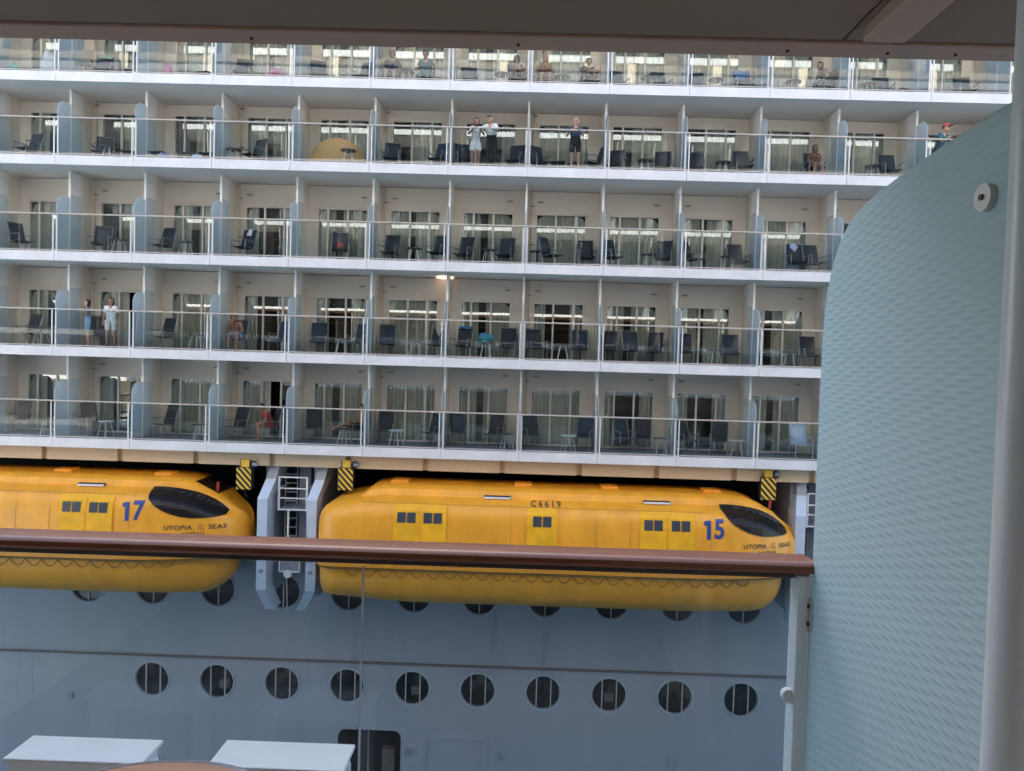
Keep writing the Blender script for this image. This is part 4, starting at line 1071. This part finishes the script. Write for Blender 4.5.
for (x, z) in ((-.80, .905), (-.04, .905), (.72, .905), (1.0, .905), (1.19, .905)): m.disc((x, 2.125, z-.002), .0045, 'z', .006, 'screw', 12)
ob(m, 'ceiling_screw')
# handrail, its post, and the glass
hr = empty('balcony_handrail', (-.3, 2.15, -1.6)); tag(hr, 'varnished wooden handrail on a glass balustrade, crossing the whole picture', 'balustrade'); HO = Vector((-.3, 2.15, -1.6))
def hb(mb, name, smooth=False):
    o = mb.build(name, None, smooth=smooth); o.data.transform(Matrix.Translation(-HO)); o.location = (0, 0, 0); o.parent = hr; return o
m = MB()
prof = [(2.10, -.574), (2.088, -.570), (2.083, -.562), (2.086, -.550), (2.096, -.542), (2.11, -.5395), (2.15, -.5385), (2.19, -.5395), (2.206, -.546), (2.212, -.56), (2.205, -.576), (2.19, -.577)]
m.prism(prof, 'x', -2.3, .848, 'rail_wood'); hb(m, 'rail_top', True)
m = MB(); m.box(-2.3, .80, 2.12, 2.17, -.592, -.5805, 'screw'); hb(m, 'rail_channel')
m = MB(); m.bbox(.803, .838, 2.10, 2.165, -1.6, -.581, 'post_white', .004); m.bbox(.8385, .86, 2.115, 2.15, -1.6, -.581, 'clamp_steel', .002); hb(m, 'rail_post')
m = MB(); m.box(-.445, .80, 2.138, 2.15, -1.55, -.60, 'own_glass'); hb(m, 'glass_pane')
m = MB(); m.box(-2.3, -.451, 2.138, 2.15, -1.55, -.60, 'own_glass'); hb(m, 'glass_pane')
m = MB(); m.box(-.4505, -.4455, 2.139, 2.149, -1.55, -.605, 'pole_grey'); hb(m, 'glass_seam')
m = MB(); m.disc((.795, 2.125, -.935), .020, 'y', .02, 'white_plastic', 24); m.disc((.795, 2.112, -.935), .010, 'y', .01, 'clamp_steel', 20); hb(m, 'glass_button', True)
# privacy screen
sc = empty('privacy_screen_wall', (.84, 1.7, -1.6)); tag(sc, 'pale teal embossed glass privacy screen with a rounded top corner, on the right', 'privacy screen'); CO = Vector((.84, 1.7, -1.6))
def cb(mb, name, smooth=False, bev=0):
    o = mb.build(name, None, smooth=smooth); o.data.transform(Matrix.Translation(-CO)); o.location = (0, 0, 0); o.parent = sc; return o
prof = [(1.20, -1.5), (1.20, .483), (1.35, .481), (1.52, .468), (1.66, .455), (1.79, .437), (1.86, .424), (1.92, .405), (1.965, .383), (2.005, .35), (2.035, .312), (2.058, .27), (2.078, .215), (2.09, .14), (2.096, .05), (2.098, -.2), (2.098, -1.5)]
m = MB(); m.prism(prof, 'x', .840, .850, 'embossed_glass'); g = cb(m, 'glass_pane'); g.data.transform(Matrix.Identity(4))
m = MB(); m.disc((.834, 1.372, .328), .025, 'x', .012, 'clamp_steel', 32); m.disc((.826, 1.372, .328), .006, 'x', .004, 'screw', 6); cb(m, 'glass_clamp', True)
m = MB()
m.prism([(2.095+.014*math.cos(PI*i/8), -.655+.014*math.sin(PI*i/8)) for i in range(9)]+[(2.095-.014*math.cos(PI*i/8), -.725-.014*math.sin(PI*i/8)) for i in range(9)], 'x', .834, .8395, 'clamp_steel')
for z in (-.665, -.715): m.disc((.832, 2.095, z), .006, 'x', .004, 'screw', 12)
cb(m, 'hinge_plate', False)
m = MB(); m.tube([(.805, 1.2, -1.6), (.805, 1.2, 1.0)], .034, 'pole_grey', 32); o = m.build('support_pole', smooth=True)
o.data.transform(Matrix.Translation((-.805, -1.2, 1.6))); o.location = (.805, 1.2, -1.6); tag(o, 'round grey-white metal pole at the right edge of the picture', 'pole')
m = MB(); m.box(.845, .88, -.6, 1.19, -1.6, .88, 'post_white'); ob(m, 'partition_wall')
# tables on the balcony
def stool_own(x0, x1, y0, y1, z, label):
    t = empty('side_table', ((x0+x1)/2, (y0+y1)/2, -1.6)); tag(t, label, 'side table', 'narrow white side tables'); O_ = Vector(((x0+x1)/2, (y0+y1)/2, -1.6))
    m = MB(); m.bbox(x0, x1, y0, y1, z-.012, z, 'white_plastic', .004); a = m.build('table_top', t); a.data.transform(Matrix.Translation(-O_))
    m = MB(); m.box(x0+.012, x1-.012, y0+.012, y1-.012, z-.045, z-.0125, 'white_plastic'); a = m.build('apron', t); a.data.transform(Matrix.Translation(-O_))
    for x in (x0+.02, x1-.02):
        for y in (y0+.02, y1-.02): m = MB(); m.bbox(x-.011, x+.011, y-.011, y+.011, -1.6, z-.046, 'white_plastic', .003); a = m.build('leg', t); a.data.transform(Matrix.Translation(-O_))
stool_own(-1.341, -.972, 1.90, 2.026, -1.08, 'narrow white side table by the balcony glass, left one')
stool_own(-.800, -.437, 1.90, 2.040, -1.08, 'narrow white side table by the balcony glass, right one beside the glass seam')
t = empty('round_table', (-.665, 1.19, -1.6)); tag(t, 'round brown table with a grey rim at the bottom left corner', 'table')
m = MB(); m.disc((0, 0, .75), .30, 'z', .02, 'table_wood', 64); m.build('table_top', t)
m = MB(); m.tube([(.304*math.cos(2*PI*i/64), .304*math.sin(2*PI*i/64), .75) for i in range(64)], .012, 'grey_edge', 8, closed=True); m.build('rim', t, smooth=True)
for i in range(4):
    a = PI/4+PI/2*i; m = MB(); m.tube([(.2*math.cos(a), .2*math.sin(a), .74), (.27*math.cos(a), .27*math.sin(a), 0)], .015, 'grey_edge', 8); m.build('leg', t, smooth=True)
